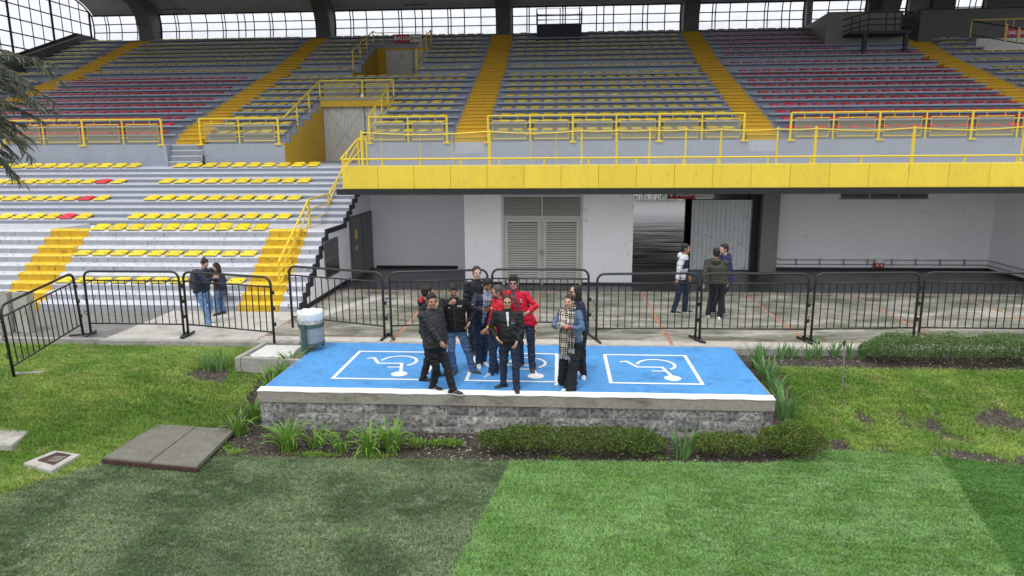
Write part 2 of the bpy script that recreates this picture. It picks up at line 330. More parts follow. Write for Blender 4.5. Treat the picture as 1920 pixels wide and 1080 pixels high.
# painted wheelchair bays (thin paint on the deck; the symbols are seen upside down from here)
def band(b, pts, w, z):
    pts = [Vector(p) for p in pts]; L_ = []; R_ = []
    for i, p in enumerate(pts):
        d0 = (p-pts[i-1]).normalized() if i else None; d1 = (pts[i+1]-p).normalized() if i < len(pts)-1 else None
        d = (d0 or d1) if (d0 is None or d1 is None) else (d0+d1).normalized()
        nrm = Vector((-d.y, d.x)); k = 1. if (d0 is None or d1 is None) else 1/max(.5, nrm.dot(Vector((-d1.y, d1.x))))
        L_.append(p+nrm*w/2*k); R_.append(p-nrm*w/2*k)
    vs = [(p.x, p.y, z) for p in L_]+[(p.x, p.y, z) for p in R_]; n = len(pts)
    b.add(vs, [(n+i, n+i+1, i+1, i) for i in range(n-1)])
for (bx0, bx1, sx) in ((-4.13, -2.4, -2.94), (-1.68, .0, -.41), (.9, 2.56, 2.06)):
    y0, y1 = 11.6, 13.4; w = .065; z = .027
    fr = MB()
    for q in ([(bx0, y0), (bx1, y0), (bx1, y0+w), (bx0, y0+w)], [(bx0, y1-w), (bx1, y1-w), (bx1, y1), (bx0, y1)], [(bx0, y0+w), (bx0+w, y0+w), (bx0+w, y1-w), (bx0, y1-w)], [(bx1-w, y0+w), (bx1, y0+w), (bx1, y1-w), (bx1-w, y1-w)]):
        fr.add([(p[0], p[1], z) for p in q], [(0, 1, 2, 3)])
    fr.build('bay_outline', 'white_line', deck)
    # symbol: head disc nearest the camera, body, arm, seat and wheel arc
    sy = MB(); hx, hy = sx, 11.94
    sy.add([(hx+.15*math.cos(t*math.pi/14), hy+.15*math.sin(t*math.pi/14), z) for t in range(28)], [tuple(range(28))])
    band(sy, [(hx, hy+.12), (hx-.1, 12.58), (hx-.56, 12.57), (hx-.74, 12.93), (hx-.87, 12.87)], .06, z+.001)
    band(sy, [(hx-.06, 12.34), (hx-.32, 12.33)], .05, z+.002)
    cx, cy, rr = hx-.19, 12.71, .35
    band(sy, [(cx+rr*math.cos(rad(a)), cy+rr*math.sin(rad(a))) for a in range(-50, 176, 9)], .06, z+.003)
    sy.build('wheelchair_symbol', 'white_line', deck)

# ================================================================ lower stand
XS = -6.75
ls = thing('lower_grandstand', 'lower open concrete stand of pale stepped rows with two yellow stairs', 'grandstand', (-14, 17, 0))
prof = []                                   # (y_front, z_top, y_back)
R1, T1 = 1.9/9, .285
for k in range(9): prof.append((17.0+T1*k, R1*(k+1), 17.0+T1*(k+1) if k < 8 else 21.05))
for k in range(10): prof.append((21.05+.325*k, 1.9+.175*(k+1), 21.05+.325*(k+1)))
def step_prism(y0, z1, y1, zb, x0, x1, e=.045, lift=0.):
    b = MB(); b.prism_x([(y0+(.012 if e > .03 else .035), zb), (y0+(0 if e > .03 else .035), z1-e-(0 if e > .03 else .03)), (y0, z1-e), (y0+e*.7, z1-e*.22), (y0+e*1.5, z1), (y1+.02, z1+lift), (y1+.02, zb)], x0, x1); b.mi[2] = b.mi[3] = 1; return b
SEG_LO = [(-30, -15.12, 'step'), (-15.12, -13.93, 'yel'), (-13.93, -8.42, 'step'), (-8.42, -7.3, 'yel'), (-7.3, XS, 'step')]
for k, (y0, z1, y1) in enumerate(prof):
    zb = -.3 if k == 0 else prof[k-1][1]-.06
    if k < 9:
        for x0, x1, kd in SEG_LO:
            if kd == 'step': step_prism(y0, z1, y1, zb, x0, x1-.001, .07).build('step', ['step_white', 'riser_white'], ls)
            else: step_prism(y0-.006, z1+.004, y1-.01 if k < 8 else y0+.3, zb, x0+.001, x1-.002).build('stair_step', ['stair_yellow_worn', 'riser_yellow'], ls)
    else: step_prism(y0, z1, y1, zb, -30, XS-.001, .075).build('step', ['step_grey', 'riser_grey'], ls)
MB().prism_x([(19.5, 1.2), (19.5, 1.902), (21.04, 1.902), (21.04, 1.2)], -8.42, -7.3).build('aisle_patch', 'step_white', ls)
MB().prism_x([(24.31, 3.2), (24.31, 3.66), (29.05, 3.78), (29.05, 3.2)], -30, XS).build('upper_walk', 'step_grey', ls)
# side wall of the lower stand: white with a black stepped edge
pw = [(17.0, 0)]
for k, (y0, z1, y1) in enumerate(prof):
    if y0 < 22.9: pw += [(y0, z1), (y1, z1)]
pts = [(y, z) for y, z in pw]
inner = [(17.35, 0)]+[(y+.17, z-.13) for y, z in pw[1:]]
sw = MB()
poly = [(17.2, -.02)]+[(y+.15, z-.12) for y, z in pw[1:]]+[(24.1, 2.9), (24.1, -.02)]
sw.prism_x(poly, XS-.25, XS+.02); sw.build('side_wall', 'white_wall', ls)
be = MB()
for i in range(1, len(pw)-1):
    (ya, za), (yb, zb2) = pw[i], pw[i+1]
    if abs(ya-yb) < 1e-6: be.box(XS-.02, XS+.035, ya-.012, ya+.15, za-.1, zb2+.01)
    else: be.box(XS-.02, XS+.036, ya-.011, yb+.149, za-.13, za+.012)
be.box(XS-.02, XS+.034, 16.99, 17.16, -.02, .2)
be.build('black_edging', 'black_paint', ls)
b = MB(); b.prism_x([(16.9, -.02), (16.9, .1), (21.3, .14), (21.3, -.02)], XS+.021, XS+.04); b.build('baseboard', 'black_paint', ls)
# side door of dark louvres and a dark window in the side wall
def louvre(b, x0, x1, z0, z1, y, n, depth=.03, tilt=.5):
    h = (z1-z0)/n
    for i in range(n):
        za = z0+i*h; b.add([(x0, y, za), (x1, y, za), (x1, y+depth, za+h*.62), (x0, y+depth, za+h*.62), (x0, y+.004, za-.008), (x1, y+.004, za-.008)], [(0, 1, 2, 3), (4, 5, 1, 0)])
dw = MB()
dw.box(XS+.021, XS+.06, 21.45, 24.02, .0, 2.08); d0 = dw.build('side_door', 'grey_dark', ls)
for (ya, yb) in ((21.52, 22.7), (22.78, 23.95)):
    lv = MB(); n = 26
    for i in range(n):
        za = .1+i*1.9/n; lv.add([(XS+.085, ya, za), (XS+.085, yb, za), (XS+.062, yb, za+.06), (XS+.062, ya, za+.06)], [(0, 1, 2, 3)])
        lv.add([(XS+.085, ya, za), (XS+.085, yb, za), (XS+.062, yb, za-.006), (XS+.062, ya, za-.006)], [(3, 2, 1, 0)])
    tag(lv.build('louvre_slats', 'louvre_dark', d0), kind='stuff')
b = MB(); b.box(XS+.087, XS+.092, 21.85, 22.1, 1.3, 1.62); b.build('notice', 'rail_yellow', d0)
b = MB(); b.box(XS+.087, XS+.092, 21.85, 22.05, .95, 1.08); b.build('notice', 'rail_yellow', d0)
w0 = MB().box(XS+.021, XS+.05, 18.98, 20.22, .5, 1.6).build('window', 'louvre_dark', ls)
for (ya, yb) in ((19.03, 19.58), (19.62, 20.17)):
    for (za, zb2) in ((.55, 1.02), (1.06, 1.55)): MB().box(XS+.052, XS+.056, ya, yb, za, zb2).build('pane', 'dark_glass', w0)

# ================================================================ upper stand
us = thing('upper_grandstand', 'upper roofed stand of blue-grey terraces split by yellow aisle stairs', 'grandstand', (0, 24.6, 3.7))
RY = [25.0, 25.9, 26.65, 27.5, 28.3, 29.1, 30.05, 30.85, 31.8, 32.45, 33.85, 35.15, 35.9, 36.65, 37.35, 38.0, 38.75, 39.6]
RZ = [4.94, 5.27, 5.54, 5.85, 6.15, 6.44, 6.79, 7.07, 7.42, 7.66, 8.17, 8.68, 9.01, 9.34, 9.63, 9.92, 10.24, 10.6]
NR = len(RY)
RN = [24.98]+[y-.25 for y in RY[1:]]; RT = [z-.11 for z in RZ]      # nosing line and tread height
AIS = [(-24.62, -23.5), (-14.1, -13.05), (-3.77, -2.62), (6.5, 7.52), (17.15, 18.3)]
VX0, VX1 = -9.95, -6.85
BLK = [(-27.6, -24.62), (-23.5, -14.1), (-13.05, -3.77), (-2.62, 6.5), (7.52, 17.15), (18.3, 28)]
slab_m = M['concrete_paint']
for i in range(NR):
    y0 = RN[i]; y1 = RN[i+1] if i < NR-1 else 41.2; zb = (4.3 if i == 0 else RT[i-1])-.05; zt = RT[i]
    for bi, (bx0, bx1) in enumerate(BLK):
        segs = [(bx0, bx1)]
        if bi == 2 and (i <= 4 or 10 <= i <= 15): segs = [(bx0, VX0), (VX1, bx1)]
        if bi == 5 and i >= 12: segs = [(bx0, 20.2), (22.9, bx1)] if i < 16 else [(bx0, bx1)]
        for (sa, sb) in segs:
            b = MB(); ov = .17 if i else .06
            b.prism_x([(y0+.06, zb), (y0+.06, zt-.075), (y0-ov, zt-.06), (y0-ov, zt-.012), (y0-ov+.012, zt), (y1+.05, zt), (y1+.05, zb)], sa+.08, sb-.08)
            b.box(sa, sa+.08, y0+.1, y1+.05, zb, zt-.02); b.box(sb-.08, sb, y0+.1, y1+.05, zb, zt-.02)
            b.build('terrace_row', 'concrete_paint', us)
# aisle stairs, two yellow steps per row
for ai, (ax0, ax1) in enumerate(AIS):
    for i in range(-1, NR):
        if ai == 4 and i > 16: continue
        ya = RN[i] if i >= 0 else 24.6; za = RT[i] if i >= 0 else 4.42
        if i < 0: yb, zb2 = RN[0], RT[0]
        elif i < NR-1: yb, zb2 = RN[i+1], RT[i+1]
        else: yb, zb2 = 41.0, RT[i]
        nst = 3 if zb2-za > .42 else 2
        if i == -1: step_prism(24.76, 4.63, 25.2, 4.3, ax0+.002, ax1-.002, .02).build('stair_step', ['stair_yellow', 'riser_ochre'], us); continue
        for k in range(nst):
            y0 = ya+(yb-ya)*k/nst; z1 = za+(zb2-za)*k/nst
            if i == NR-1 and k: continue
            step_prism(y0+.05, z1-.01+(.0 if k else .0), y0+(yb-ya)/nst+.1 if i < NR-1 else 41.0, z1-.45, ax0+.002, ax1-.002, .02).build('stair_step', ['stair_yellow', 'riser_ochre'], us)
# front wall of the upper stand with recessed grey steps below three of the stairs
def front_wall(xa, xb, za=3.3): MB().box(xa, xb, 24.6, 24.78, za, 4.45).build('front_wall', 'concrete_paint', us)
front_wall(-30, -14.2); front_wall(-12.98, VX0); front_wall(VX1, -3.77); front_wall(-2.62, 6.5); front_wall(7.52, 28)
for (xa, xb) in ((-3.77, -2.62), (6.5, 7.52)):
    MB().box(xa, xb, 24.6, 24.78, 3.3, 4.06).build('front_wall', 'concrete_paint', us)
    for k in range(3): MB().box(xa+.003, xb-.003, 24.63+.035*k, 24.735, 4.061, 4.06+.13*(k+1)).build('entry_step', 'step_grey', us)
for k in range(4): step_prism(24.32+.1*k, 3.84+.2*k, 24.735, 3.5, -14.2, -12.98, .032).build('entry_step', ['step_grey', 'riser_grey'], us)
MB().box(-14.35, -14.2, 24.3, 24.9, 3.5, 4.42).build('entry_cheek', 'concrete_paint', us)
MB().box(-30, VX0-.03, 24.8, 25.0, 3.3, 4.40).build('wall_core', 'concrete_paint', us); MB().box(VX1+.03, 28, 24.8, 25.0, 3.3, 4.40).build('wall_core', 'concrete_paint', us)
# entrances (vomitories): ochre walls, metal doors
b = MB(); zs = [(24.6, 4.44)]
def stepped_wall(x0, x1, ystart, yend, rows, zfloor, mt, name):
    poly = [(ystart, zfloor)]
    last = None
    for i in rows:
        y0 = max(RN[i], ystart); z = RT[i]-.05
        if last is None: poly += [(ystart, z-.3 if i == 0 else z)]
        if last is not None: poly += [(y0+.35, last), (y0+.35, z)]
        else: poly += [(y0+.35, poly[-1][1]), (y0+.35, z)] if i == 0 else []
        last = z
    poly += [(yend, last), (yend, zfloor)]
    MB().prism_x(poly, x0, x1).build(name, mt, us)
stepped_wall(VX0-.02, VX0+.012, 24.62, 28.9, range(0, 5), 3.6, 'wall_ochre', 'entry_side_wall')
stepped_wall(VX1-.012, VX1+.02, 24.62, 28.9, range(0, 5), 3.6, 'wall_ochre', 'entry_side_wall')
MB().box(VX0, VX1, 28.72, 28.9, 6.0, 6.3).build('entry_header', 'wall_ochre', us)
MB().box(VX0, VX1, 29.0, 29.2, 3.6, 6.2).build('entry_backing', 'grey_dark', us)
def sheet_door(x0, x1, y, z0, z1, n, mt, name='entry_door', split=.58, parent=None, brace=True):
    """corrugated sheet-metal double door"""
    d = MB(); w = (x1-x0)/n
    for i in range(n):
        a = x0+i*w; d.prism_z([(a, y), (a+w*.12, y-.04), (a+w*.6, y-.04), (a+w*.72, y), (a+w, y), (a+w, y+.02), (a, y+.02)], z0, z1)
    o = d.build(name, mt, parent)
    xm = x0+(x1-x0)*split
    MB().box(xm-.012, xm+.012, y-.05, y-.041, z0, z1).build('door_gap', 'black_paint', o)
    if brace:
        e = MB()
        for (xa, za, xb, zb2) in ((x0+.1, z0+.1, xm-.05, z1-.1), (x0+.1, z1-.1, xm-.05, z0+.1), (xm+.05, z1-.1, x1-.1, z0+.6)):
            e.tube([(xa, y-.044, za), (xb, y-.044, zb2)], .007, 4)
        e.build('brace_mark', 'kerb', o)
    MB().box(xm-.05, xm+.05, y-.08, y-.051, z0+(z1-z0)*.48, z0+(z1-z0)*.52).build('latch', 'black_metal', o)
    return o
sheet_door(VX0+.03, VX1-.03, 28.96, 3.78, 6.0, 30, 'white_door', parent=us)
stepped_wall(VX0-.02, VX0+.012, 33.62, 38.45, range(10, 16), 7.5, 'wall_ochre', 'entry_side_wall')
stepped_wall(VX1-.012, VX1+.02, 33.62, 38.45, range(10, 16), 7.5, 'wall_ochre', 'entry_side_wall')
MB().box(VX0, VX1, 33.5, 38.6, 7.2, 7.56).build('entry_floor', 'concrete_paint', us)
MB().box(VX0, VX1, 38.42, 38.6, 9.62, 9.72).build('entry_header', 'wall_ochre', us); MB().box(VX0, VX1, 38.43, 38.6, 9.72, 10.1).build('entry_header', 'concrete_paint', us)
sheet_door(VX0+.45, VX1-.03, 38.41, 7.56, 9.6, 24, 'white_door', parent=us, brace=False)
MB().box(VX0+.012, VX0+.45, 38.4, 38.6, 7.56, 9.62).build('entry_header', 'wall_ochre', us)
# right hand upper entrance
MB().box(20.2, 22.9, 36.4, 36.5, 7.0, 9.4).build('entry_back', 'white_door', us)

# ---- balcony over the portico
bal = thing('balcony', 'long concrete balcony with yellow panelled front over the white ground floor', 'balcony', (0, 18.8, 3))
BX0 = -6.02
MB().box(BX0, 28, 18.9, 24.6, 2.95, 3.7).build('floor_slab', 'concrete_paint', bal)
MB().box(-6.74, BX0-.001, 22.0, 24.6, 2.95, 3.66).build('floor_slab', 'concrete_paint', bal)
MB().box(BX0-.16, 28, 18.74, 18.9, 2.93, 3.085).build('edge_beam', 'black_paint', bal)
x = BX0
while x < 28:
    b = MB(); e = .012; w = 1.01
    b.add([(x+.0025, 18.812, 3.09), (x+w-.0025, 18.812, 3.09), (x+w-.0025, 18.812, 3.72), (x+.0025, 18.812, 3.72),
           (x+.01, 18.80, 3.1), (x+w-.01, 18.80, 3.1), (x+w-.01, 18.80, 3.71), (x+.01, 18.80, 3.71),
           (x+.004, 18.9, 3.09), (x+w-.004, 18.9, 3.09), (x+w-.004, 18.9, 3.72), (x+.004, 18.9, 3.72)],
          [(4, 5, 6, 7), (0, 1, 5, 4), (1, 2, 6, 5), (2, 3, 7, 6), (3, 0, 4, 7), (3, 2, 10, 11), (0, 3, 11, 8), (1, 9, 10, 2)])
    b.build('fascia_panel', 'fascia_yellow', bal); x += w
MB().box(BX0, 28, 18.84, 18.9, 3.07, 3.71).build('fascia_backing', 'fascia_yellow', bal)

# ---- ground floor below the balcony
gf = thing('ground_floor', 'white ground floor rooms under the balcony with doors and open passage', 'building', (0, 24, 0))
def wall(x0, x1, y0, y1, z0, z1, mt='white_wall', name='wall'): return MB().box(x0, x1, y0, y1, z0, z1).build(name, mt, gf)
wall(-6.73, -3.6, 24.08, 24.3, .0, 2.95); MB().box(-6.6, -3.45, 24.05, 24.079, .0, .09).build('baseboard', 'black_paint', gf)
wall(-3.6, -3.25, 23.86, 24.3, .0, 2.95, name='pilaster')
wall(-2.95, -1.78, 21.1, 21.3, .0, 2.95); wall(.72, 2.26, 21.1, 21.3, .0, 2.95); wall(-1.78, .72, 21.1, 21.3, 2.78, 2.95)
wall(-2.95, -2.75, 21.3, 24.3, 0, 2.95); wall(2.06, 2.26, 21.3, 24.3, 0, 2.95); wall(-3.3, -2.95, 24.1, 24.3, 0, 2.95)
MB().box(-2.96, -1.78, 21.08, 21.1, .0, .07).build('baseboard', 'black_paint', gf); MB().box(.72, 2.27, 21.08, 21.1, .0, .07).build('baseboard', 'black_paint', gf)
wall(7.4, 14.6, 24.1, 24.3, 0, 2.95); MB().box(7.4, 14.6, 24.07, 24.099, .0, .09).build('baseboard', 'black_paint', gf)
wall(14.6, 14.8, 18.9, 24.3, 0, 2.95); wall(14.8, 28, 18.92, 19.1, 0, 2.95)
MB().box(14.57, 14.599, 18.95, 24.1, .0, .09).build('baseboard', 'black_paint', gf)
wall(6.84, 7.4, 23.6, 24.3, 0, 2.95, 'grey_mid', 'column'); wall(6.5, 6.84, 23.9, 24.3, 0, 2.95, 'black_paint', 'column')
MB().box(-5.98, 14.6, 18.92, 24.2, 2.93, 2.949).build('soffit', 'white_wall', gf); MB().box(-6.7, -5.981, 22.6, 24.2, 2.93, 2.949).build('soffit', 'white_wall', gf)
# passage behind the gate
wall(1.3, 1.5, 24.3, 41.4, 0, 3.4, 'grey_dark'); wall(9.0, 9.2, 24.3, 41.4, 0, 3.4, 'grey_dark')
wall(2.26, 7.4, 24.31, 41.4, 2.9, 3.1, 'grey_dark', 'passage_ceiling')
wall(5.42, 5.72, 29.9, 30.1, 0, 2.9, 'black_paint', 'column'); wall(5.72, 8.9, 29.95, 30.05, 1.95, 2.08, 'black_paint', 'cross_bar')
wall(2.26, 6.5, 24.2, 24.3, 2.66, 2.74, 'black_paint', 'cross_bar'); wall(1.5, 9, 40.9, 41.1, 1.75, 2.9, 'grey_dark', 'reflection_blocker')  # last one: unseen panel added to keep bright sky out of the floor reflections
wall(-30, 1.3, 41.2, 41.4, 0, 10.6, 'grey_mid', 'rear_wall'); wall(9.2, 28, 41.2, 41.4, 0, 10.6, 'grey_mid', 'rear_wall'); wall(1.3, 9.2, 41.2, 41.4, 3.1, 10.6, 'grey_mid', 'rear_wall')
# louvred double door of the white block, with louvred transom
ld = MB(); fx = [(-1.78, -1.70), (-.555, -.505), (.64, .72)]
for a, c in fx: ld.box(a, c, 21.06, 21.14, .0, 2.78)
ld.box(-1.70, -.555, 21.061, 21.139, 2.06, 2.14); ld.box(-.505, .64, 21.061, 21.139, 2.06, 2.14); ld.box(-1.70, -.555, 21.061, 21.139, 2.71, 2.779); ld.box(-.505, .64, 21.061, 21.139, 2.71, 2.779)
lf = ld.build('door_frame', 'louvre', gf)
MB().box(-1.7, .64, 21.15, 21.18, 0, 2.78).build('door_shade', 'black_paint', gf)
for (a, c) in ((-1.69, -.565), (-.495, .63)):
    tr = MB(); louvre(tr, a, c, 2.16, 2.7, 21.075, 9, .05); tag(tr.build('louvre_slats', 'louvre', lf), kind='stuff')
    le = MB(); le.box(a, a+.1, 21.07, 21.12, .04, 2.05); le.box(c-.1, c, 21.07, 21.12, .04, 2.05); le.box(a+.1, c-.1, 21.071, 21.119, .04, .16); le.box(a+.1, c-.1, 21.071, 21.119, 1.95, 2.049)
    leaf = le.build('door_leaf', 'louvre', gf)
    sl = MB(); louvre(sl, a+.1, c-.1, .17, 1.945, 21.08, 24, .035); tag(sl.build('louvre_slats', 'louvre', leaf), kind='stuff')
MB().box(-.52, -.45, 21.0, 21.06, .98, 1.02).build('door_handle', 'pipe', gf); MB().box(-.6, -.53, 21.0, 21.058, .95, 1.1).build('door_handle', 'pipe', gf)
# grille high in the right room
vg = MB(); vg.box(9.49, 12.39, 24.04, 24.1, 2.44, 2.48); vg.build('vent_frame', 'grey_mid', gf)
for k in range(3): MB().box(9.55+.96*k, 10.46+.96*k, 24.06, 24.095, 2.49, 2.8).build('vent_grille', 'grey_dark', gf)
# sliding sheet gate in the passage
sg = thing('metal_gate', 'pale grey corrugated metal gate closing half of the passage', 'gate', (5.5, 23.9, 0))
g = MB(); GX0, GX1 = 4.54, 6.52
for (za, zb2) in ((.03, 1.22), (1.32, 2.36)):
    n = 12; w = (GX1-GX0-.16)/n
    for i in range(n):
        a = GX0+.08+i*w; g.prism_z([(a, 23.90), (a+w*.14, 23.865), (a+w*.72, 23.865), (a+w*.86, 23.90), (a+w*.86, 23.92), (a, 23.92)], za, zb2)
g.build('corrugated_sheet', 'grey_light', sg)
MB().box(GX0, GX1, 23.9, 23.93, 0.02, 2.42).build('back_sheet', 'grey_light', sg)
g = MB(); g.box(GX0, GX0+.07, 23.85, 23.9, .02, 2.44); g.box(GX1-.07, GX1, 23.85, 23.9, .02, 2.44); g.box(GX0+.07, GX1-.07, 23.851, 23.899, 1.225, 1.31); g.box(GX0+.07, GX1-.07, 23.851, 23.899, 2.37, 2.44)
g.build('gate_frame', 'grey_light', sg)
MB().tube([(GX1+.03, 23.86, .02), (GX1+.03, 23.86, 2.45)], .018, 6).build('hinge_post', 'pipe', sg)
# conduits and a red hydrant box on the white wall
cp = thing('conduit', 'pair of thin grey conduits running low along the white wall', 'pipe', (11, 24.05, .3))
b = MB(); b.tube([(7.52, 24.06, 2.6), (7.52, 24.06, .5), (7.56, 24.06, .4), (7.66, 24.06, .36), (14.45, 24.06, .36), (14.55, 24.0, .36), (14.55, 20, .36)], .016, 6); b.build('pipe', 'pipe', cp)
b = MB(); b.tube([(7.42, 24.06, .2), (14.45, 24.06, .2), (14.55, 24.0, .2), (14.55, 20, .2)], .016, 6); b.build('pipe', 'pipe', cp)
cl_ = MB()
for k in range(8): cl_.box(8.2+.8*k, 8.23+.8*k, 24.03, 24.09, .17, .4)
cl_.build('pipe_clip', 'pipe', cp)
vb = thing('valve_box', 'small red and grey valve box on the wall conduits', 'valve', (10.95, 24, .28))
MB().box(10.8, 11.12, 23.93, 24.04, .12, .27).build('body', 'red_plastic', vb); MB().box(10.84, 11.1, 23.94, 24.03, .27, .42).build('cover', 'grey_light', vb)
MB().box(10.86, 10.93, 23.915, 23.929, .17, .22).build('valve', 'sign_white', vb); MB().box(11.0, 11.06, 23.915, 23.929, .17, .22).build('valve', 'sign_white', vb)

# ---------------------------------------------------------------- signs
def sign(x0, x1, y, z0, z1, xs, label, txt='SALIDA', second=True, tilt=0.):
    t = thing('exit_sign', label, 'sign', ((x0+x1)/2, y, (z0+z1)/2))
    MB().box(x0, xs, y-.015, y+.015, z0, z1).build('red_panel', 'sign_red', t)
    if second: MB().box(xs+.002, x1, y-.014, y+.014, z0, z1).build('pale_panel', 'sign_grey', t)
    h = z1-z0; me = text_mesh(txt, h*.62); me.materials.append(M['sign_white'])
    place(me, 'lettering', t, ((x0+.62*(xs-x0))-(x0+x1)/2, -.018, 0))
    a = MB(); cx = x0+.14*(xs-x0); zc = (z0+z1)/2; q = h*.3
    a.add([(cx-q*.3, y-.018, zc+q), (cx+q*.3, y-.018, zc+q), (cx+q*.3, y-.018, zc), (cx+q*.8, y-.018, zc), (cx, y-.018, zc-q), (cx-q*.8, y-.018, zc), (cx-q*.3, y-.018, zc)], [(0, 6, 2, 1), (5, 4, 3)])
    a.build('arrow', 'sign_white', t)
    if second:
        me = text_mesh('Emergencia', h*.22); me.materials.append(M['sign_ink']); place(me, 'lettering', t, ((xs+.58*(x1-xs))-(x0+x1)/2, -.017, 0))
        e = MB(); cx = xs+.14*(x1-xs); e.add([(cx-.03, y-.017, zc-q), (cx+.03, y-.017, zc-q), (cx+.03, y-.017, zc+q*.6), (cx-.03, y-.017, zc+q*.6)], [(0, 1, 2, 3)]); e.build('figure_mark', 'sign_ink', t)
    return t
sign(-9.02, -7.47, 38.2, 9.98, 10.4, -8.1, 'red and white SALIDA sign above the upper corrugated door left of centre')
sign(3.63, 5.2, 23.5, 2.5, 2.8, 4.54, 'red SALIDA sign half hidden under the balcony edge', second=False)
MB().box(4.545, 5.15, 23.49, 23.51, 2.52, 2.8).build('pale_panel', 'sign_grey', bpy.data.objects['exit_sign.001'])
sign(20.2, 21.9, 34.4, 9.15, 9.52, 21.2, 'red SALIDA sign on the railing at the far right')
# ================================================================ roof, ribs, windows
rf = thing('roof_shell', 'dark curved roof shell over the upper stand', 'roof', (0, 40, 12))
arc = [(41.05, 12.25), (40.82, 12.45), (40.35, 12.72), (39.6, 12.98), (38, 13.3), (35, 13.5), (31, 13.45), (27, 13.2), (22.5, 12.7)]
b = MB(); b.prism_x(arc+[(y, z+.35) for y, z in arc[::-1]], -27.7, 30); b.build('shell', 'roof_grey', rf)
ribprof = [(41.0, 10.3), (41.12, 11.2), (41.0, 12.0)]
for k, cx in enumerate((-24.0, -13.5, -3.2, 7.15, 17.7)):
    hw = .42
    out = [(41.15, 10.3), (41.15, 12.2)]
    inner = [(22.5, 12.0), (27, 12.4), (31, 12.6), (35, 12.7), (38, 12.65), (39.3, 12.5), (39.85, 12.0), (40.1, 11.4), (40.12, 10.9), (40.05, 10.3)]
    outer = [(y, z) for y, z in arc][::-1]
    poly = inner+out+[(y, z-.002) for y, z in arc]
    rb_ = MB(); n = len(inner)
    # build as a strip of quads between the inner and the outer outline so the concave shape stays clean
    O = [(22.5, 12.69), (27, 13.19), (31, 13.44), (35, 13.49), (38, 13.29), (39.6, 12.97), (40.35, 12.71), (41.0, 12.2), (41.1, 11.0), (41.1, 10.3)]
    vs = []; fs = []
    for (iy, iz), (oy, oz) in zip(inner, O): vs += [(cx-hw, iy, iz), (cx+hw, iy, iz), (cx+hw, oy, oz), (cx-hw, oy, oz)]
    for i in range(n-1):
        a = i*4; c = a+4
        fs += [(a, a+1, c+1, c), (a+1, a+2, c+2, c+1), (a+2, a+3, c+3, c+2), (a+3, a, c, c+3)]
    fs += [(0, 3, 2, 1), ((n-1)*4, (n-1)*4+1, (n-1)*4+2, (n-1)*4+3)]
    rb_.add(vs, fs); rb_.build('rib', 'rib_grey', rf)
def lampf(x, y, z, label):
    t = thing('hanging_lamp', label, 'lamp', (x, y, z))
    MB().tube([(x-.9, y, z+1.0), (x-.35, y, z+.5), (x, y, z+.05)], .012, 5).build('cord', 'black_metal', t)
    MB().box(x-.6, x+.6, y-.1, y+.1, z-.03, z+.02).build('shade', 'grey_dark', t); MB().tube([(x-.55, y, z-.05), (x+.55, y, z-.05)], .02, 6).build('tube', 'lamp_white', t)
lampf(-21.4, 39, 12.07, 'slim tube lamp hanging from the roof before the second window from the left')
lampf(-7.9, 39, 12.03, 'slim tube lamp hanging from the roof above the upper entrance')

def wprof(z):   # bulging line of the rear glazing
    t = (z-10.75)/1.5; return 41.0+.12*math.sin(t*2.2)-.28*max(0, t-.35)**1.6
def window_band(x0, x1, mull, label):
    t = thing('window_band', label, 'window', ((x0+x1)/2, 41, 10.8))
    zr = [10.76, 11.27, 11.73, 12.2]
    fr = MB()
    def vbar(x, w):
        zz = [10.76+1.44*i/6 for i in range(7)]
        fr.tube([(x, wprof(z)-.03, z) for z in zz], w, 4)
    for x in mull: vbar(x, .032)
    vbar(x0+.03, .05); vbar(x1-.03, .05)
    for z in zr: fr.tube([(x0, wprof(z)-.03, z), (x1, wprof(z)-.03, z)], .03 if z not in (zr[0], zr[-1]) else .045, 4)
    fr.build('frame', 'black_metal', t)
    xs_ = [x0]+sorted(mull)+[x1]
    for a, c in zip(xs_[:-1], xs_[1:]):
        for k in range(3):
            za, zb2 = zr[k], zr[k+1]; zm = (za+zb2)/2
            b = MB(); b.add([(a, wprof(za)+.01, za), (c, wprof(za)+.01, za), (c, wprof(zm)+.01, zm), (a, wprof(zm)+.01, zm), (c, wprof(zb2)+.01, zb2), (a, wprof(zb2)+.01, zb2)], [(0, 1, 2, 3), (3, 2, 4, 5)])
            b.build('pane', 'pane', t)
def mulls(x0, x1):
    L_ = []; x = x0+.95; k = 0
    while x < x1-.3:
        L_.append(x)
        if k % 3 == 0 and x+.18 < x1-.3: L_.append(x+.17)
        if k % 7 == 4 and x+.5 < x1-.3: L_.append(x+.42)
        x += .95; k += 1
    return L_
window_band(-27.75, -24.42, mulls(-27.9, -24.42), 'narrow frosted window band in the far left corner behind the stand')
window_band(-23.58, -13.92, mulls(-23.6, -13.9), 'frosted window band between the two left roof ribs')
window_band(-13.08, -3.62, mulls(-13.1, -3.6), 'frosted window band behind the upper entrance')
window_band(-2.78, 6.73, [-1.92, -1.79, -.83, .12, .26, 1.06, 2.02, 2.42, 2.97, 3.92, 4.6, 4.87, 5.83], 'frosted window band behind the dark camera box')
window_band(7.57, 13.45, mulls(7.5, 13.45), 'frosted window band behind the red seats on the right')
MB().box(-27.8, 28, 41.0, 41.2, 10.3, 10.75).build('rear_sill', 'grey_dark', rf)
MB().box(13.45, 13.75, 40.6, 41.1, 10.7, 12.6).build('pier', 'grey_mid', rf)
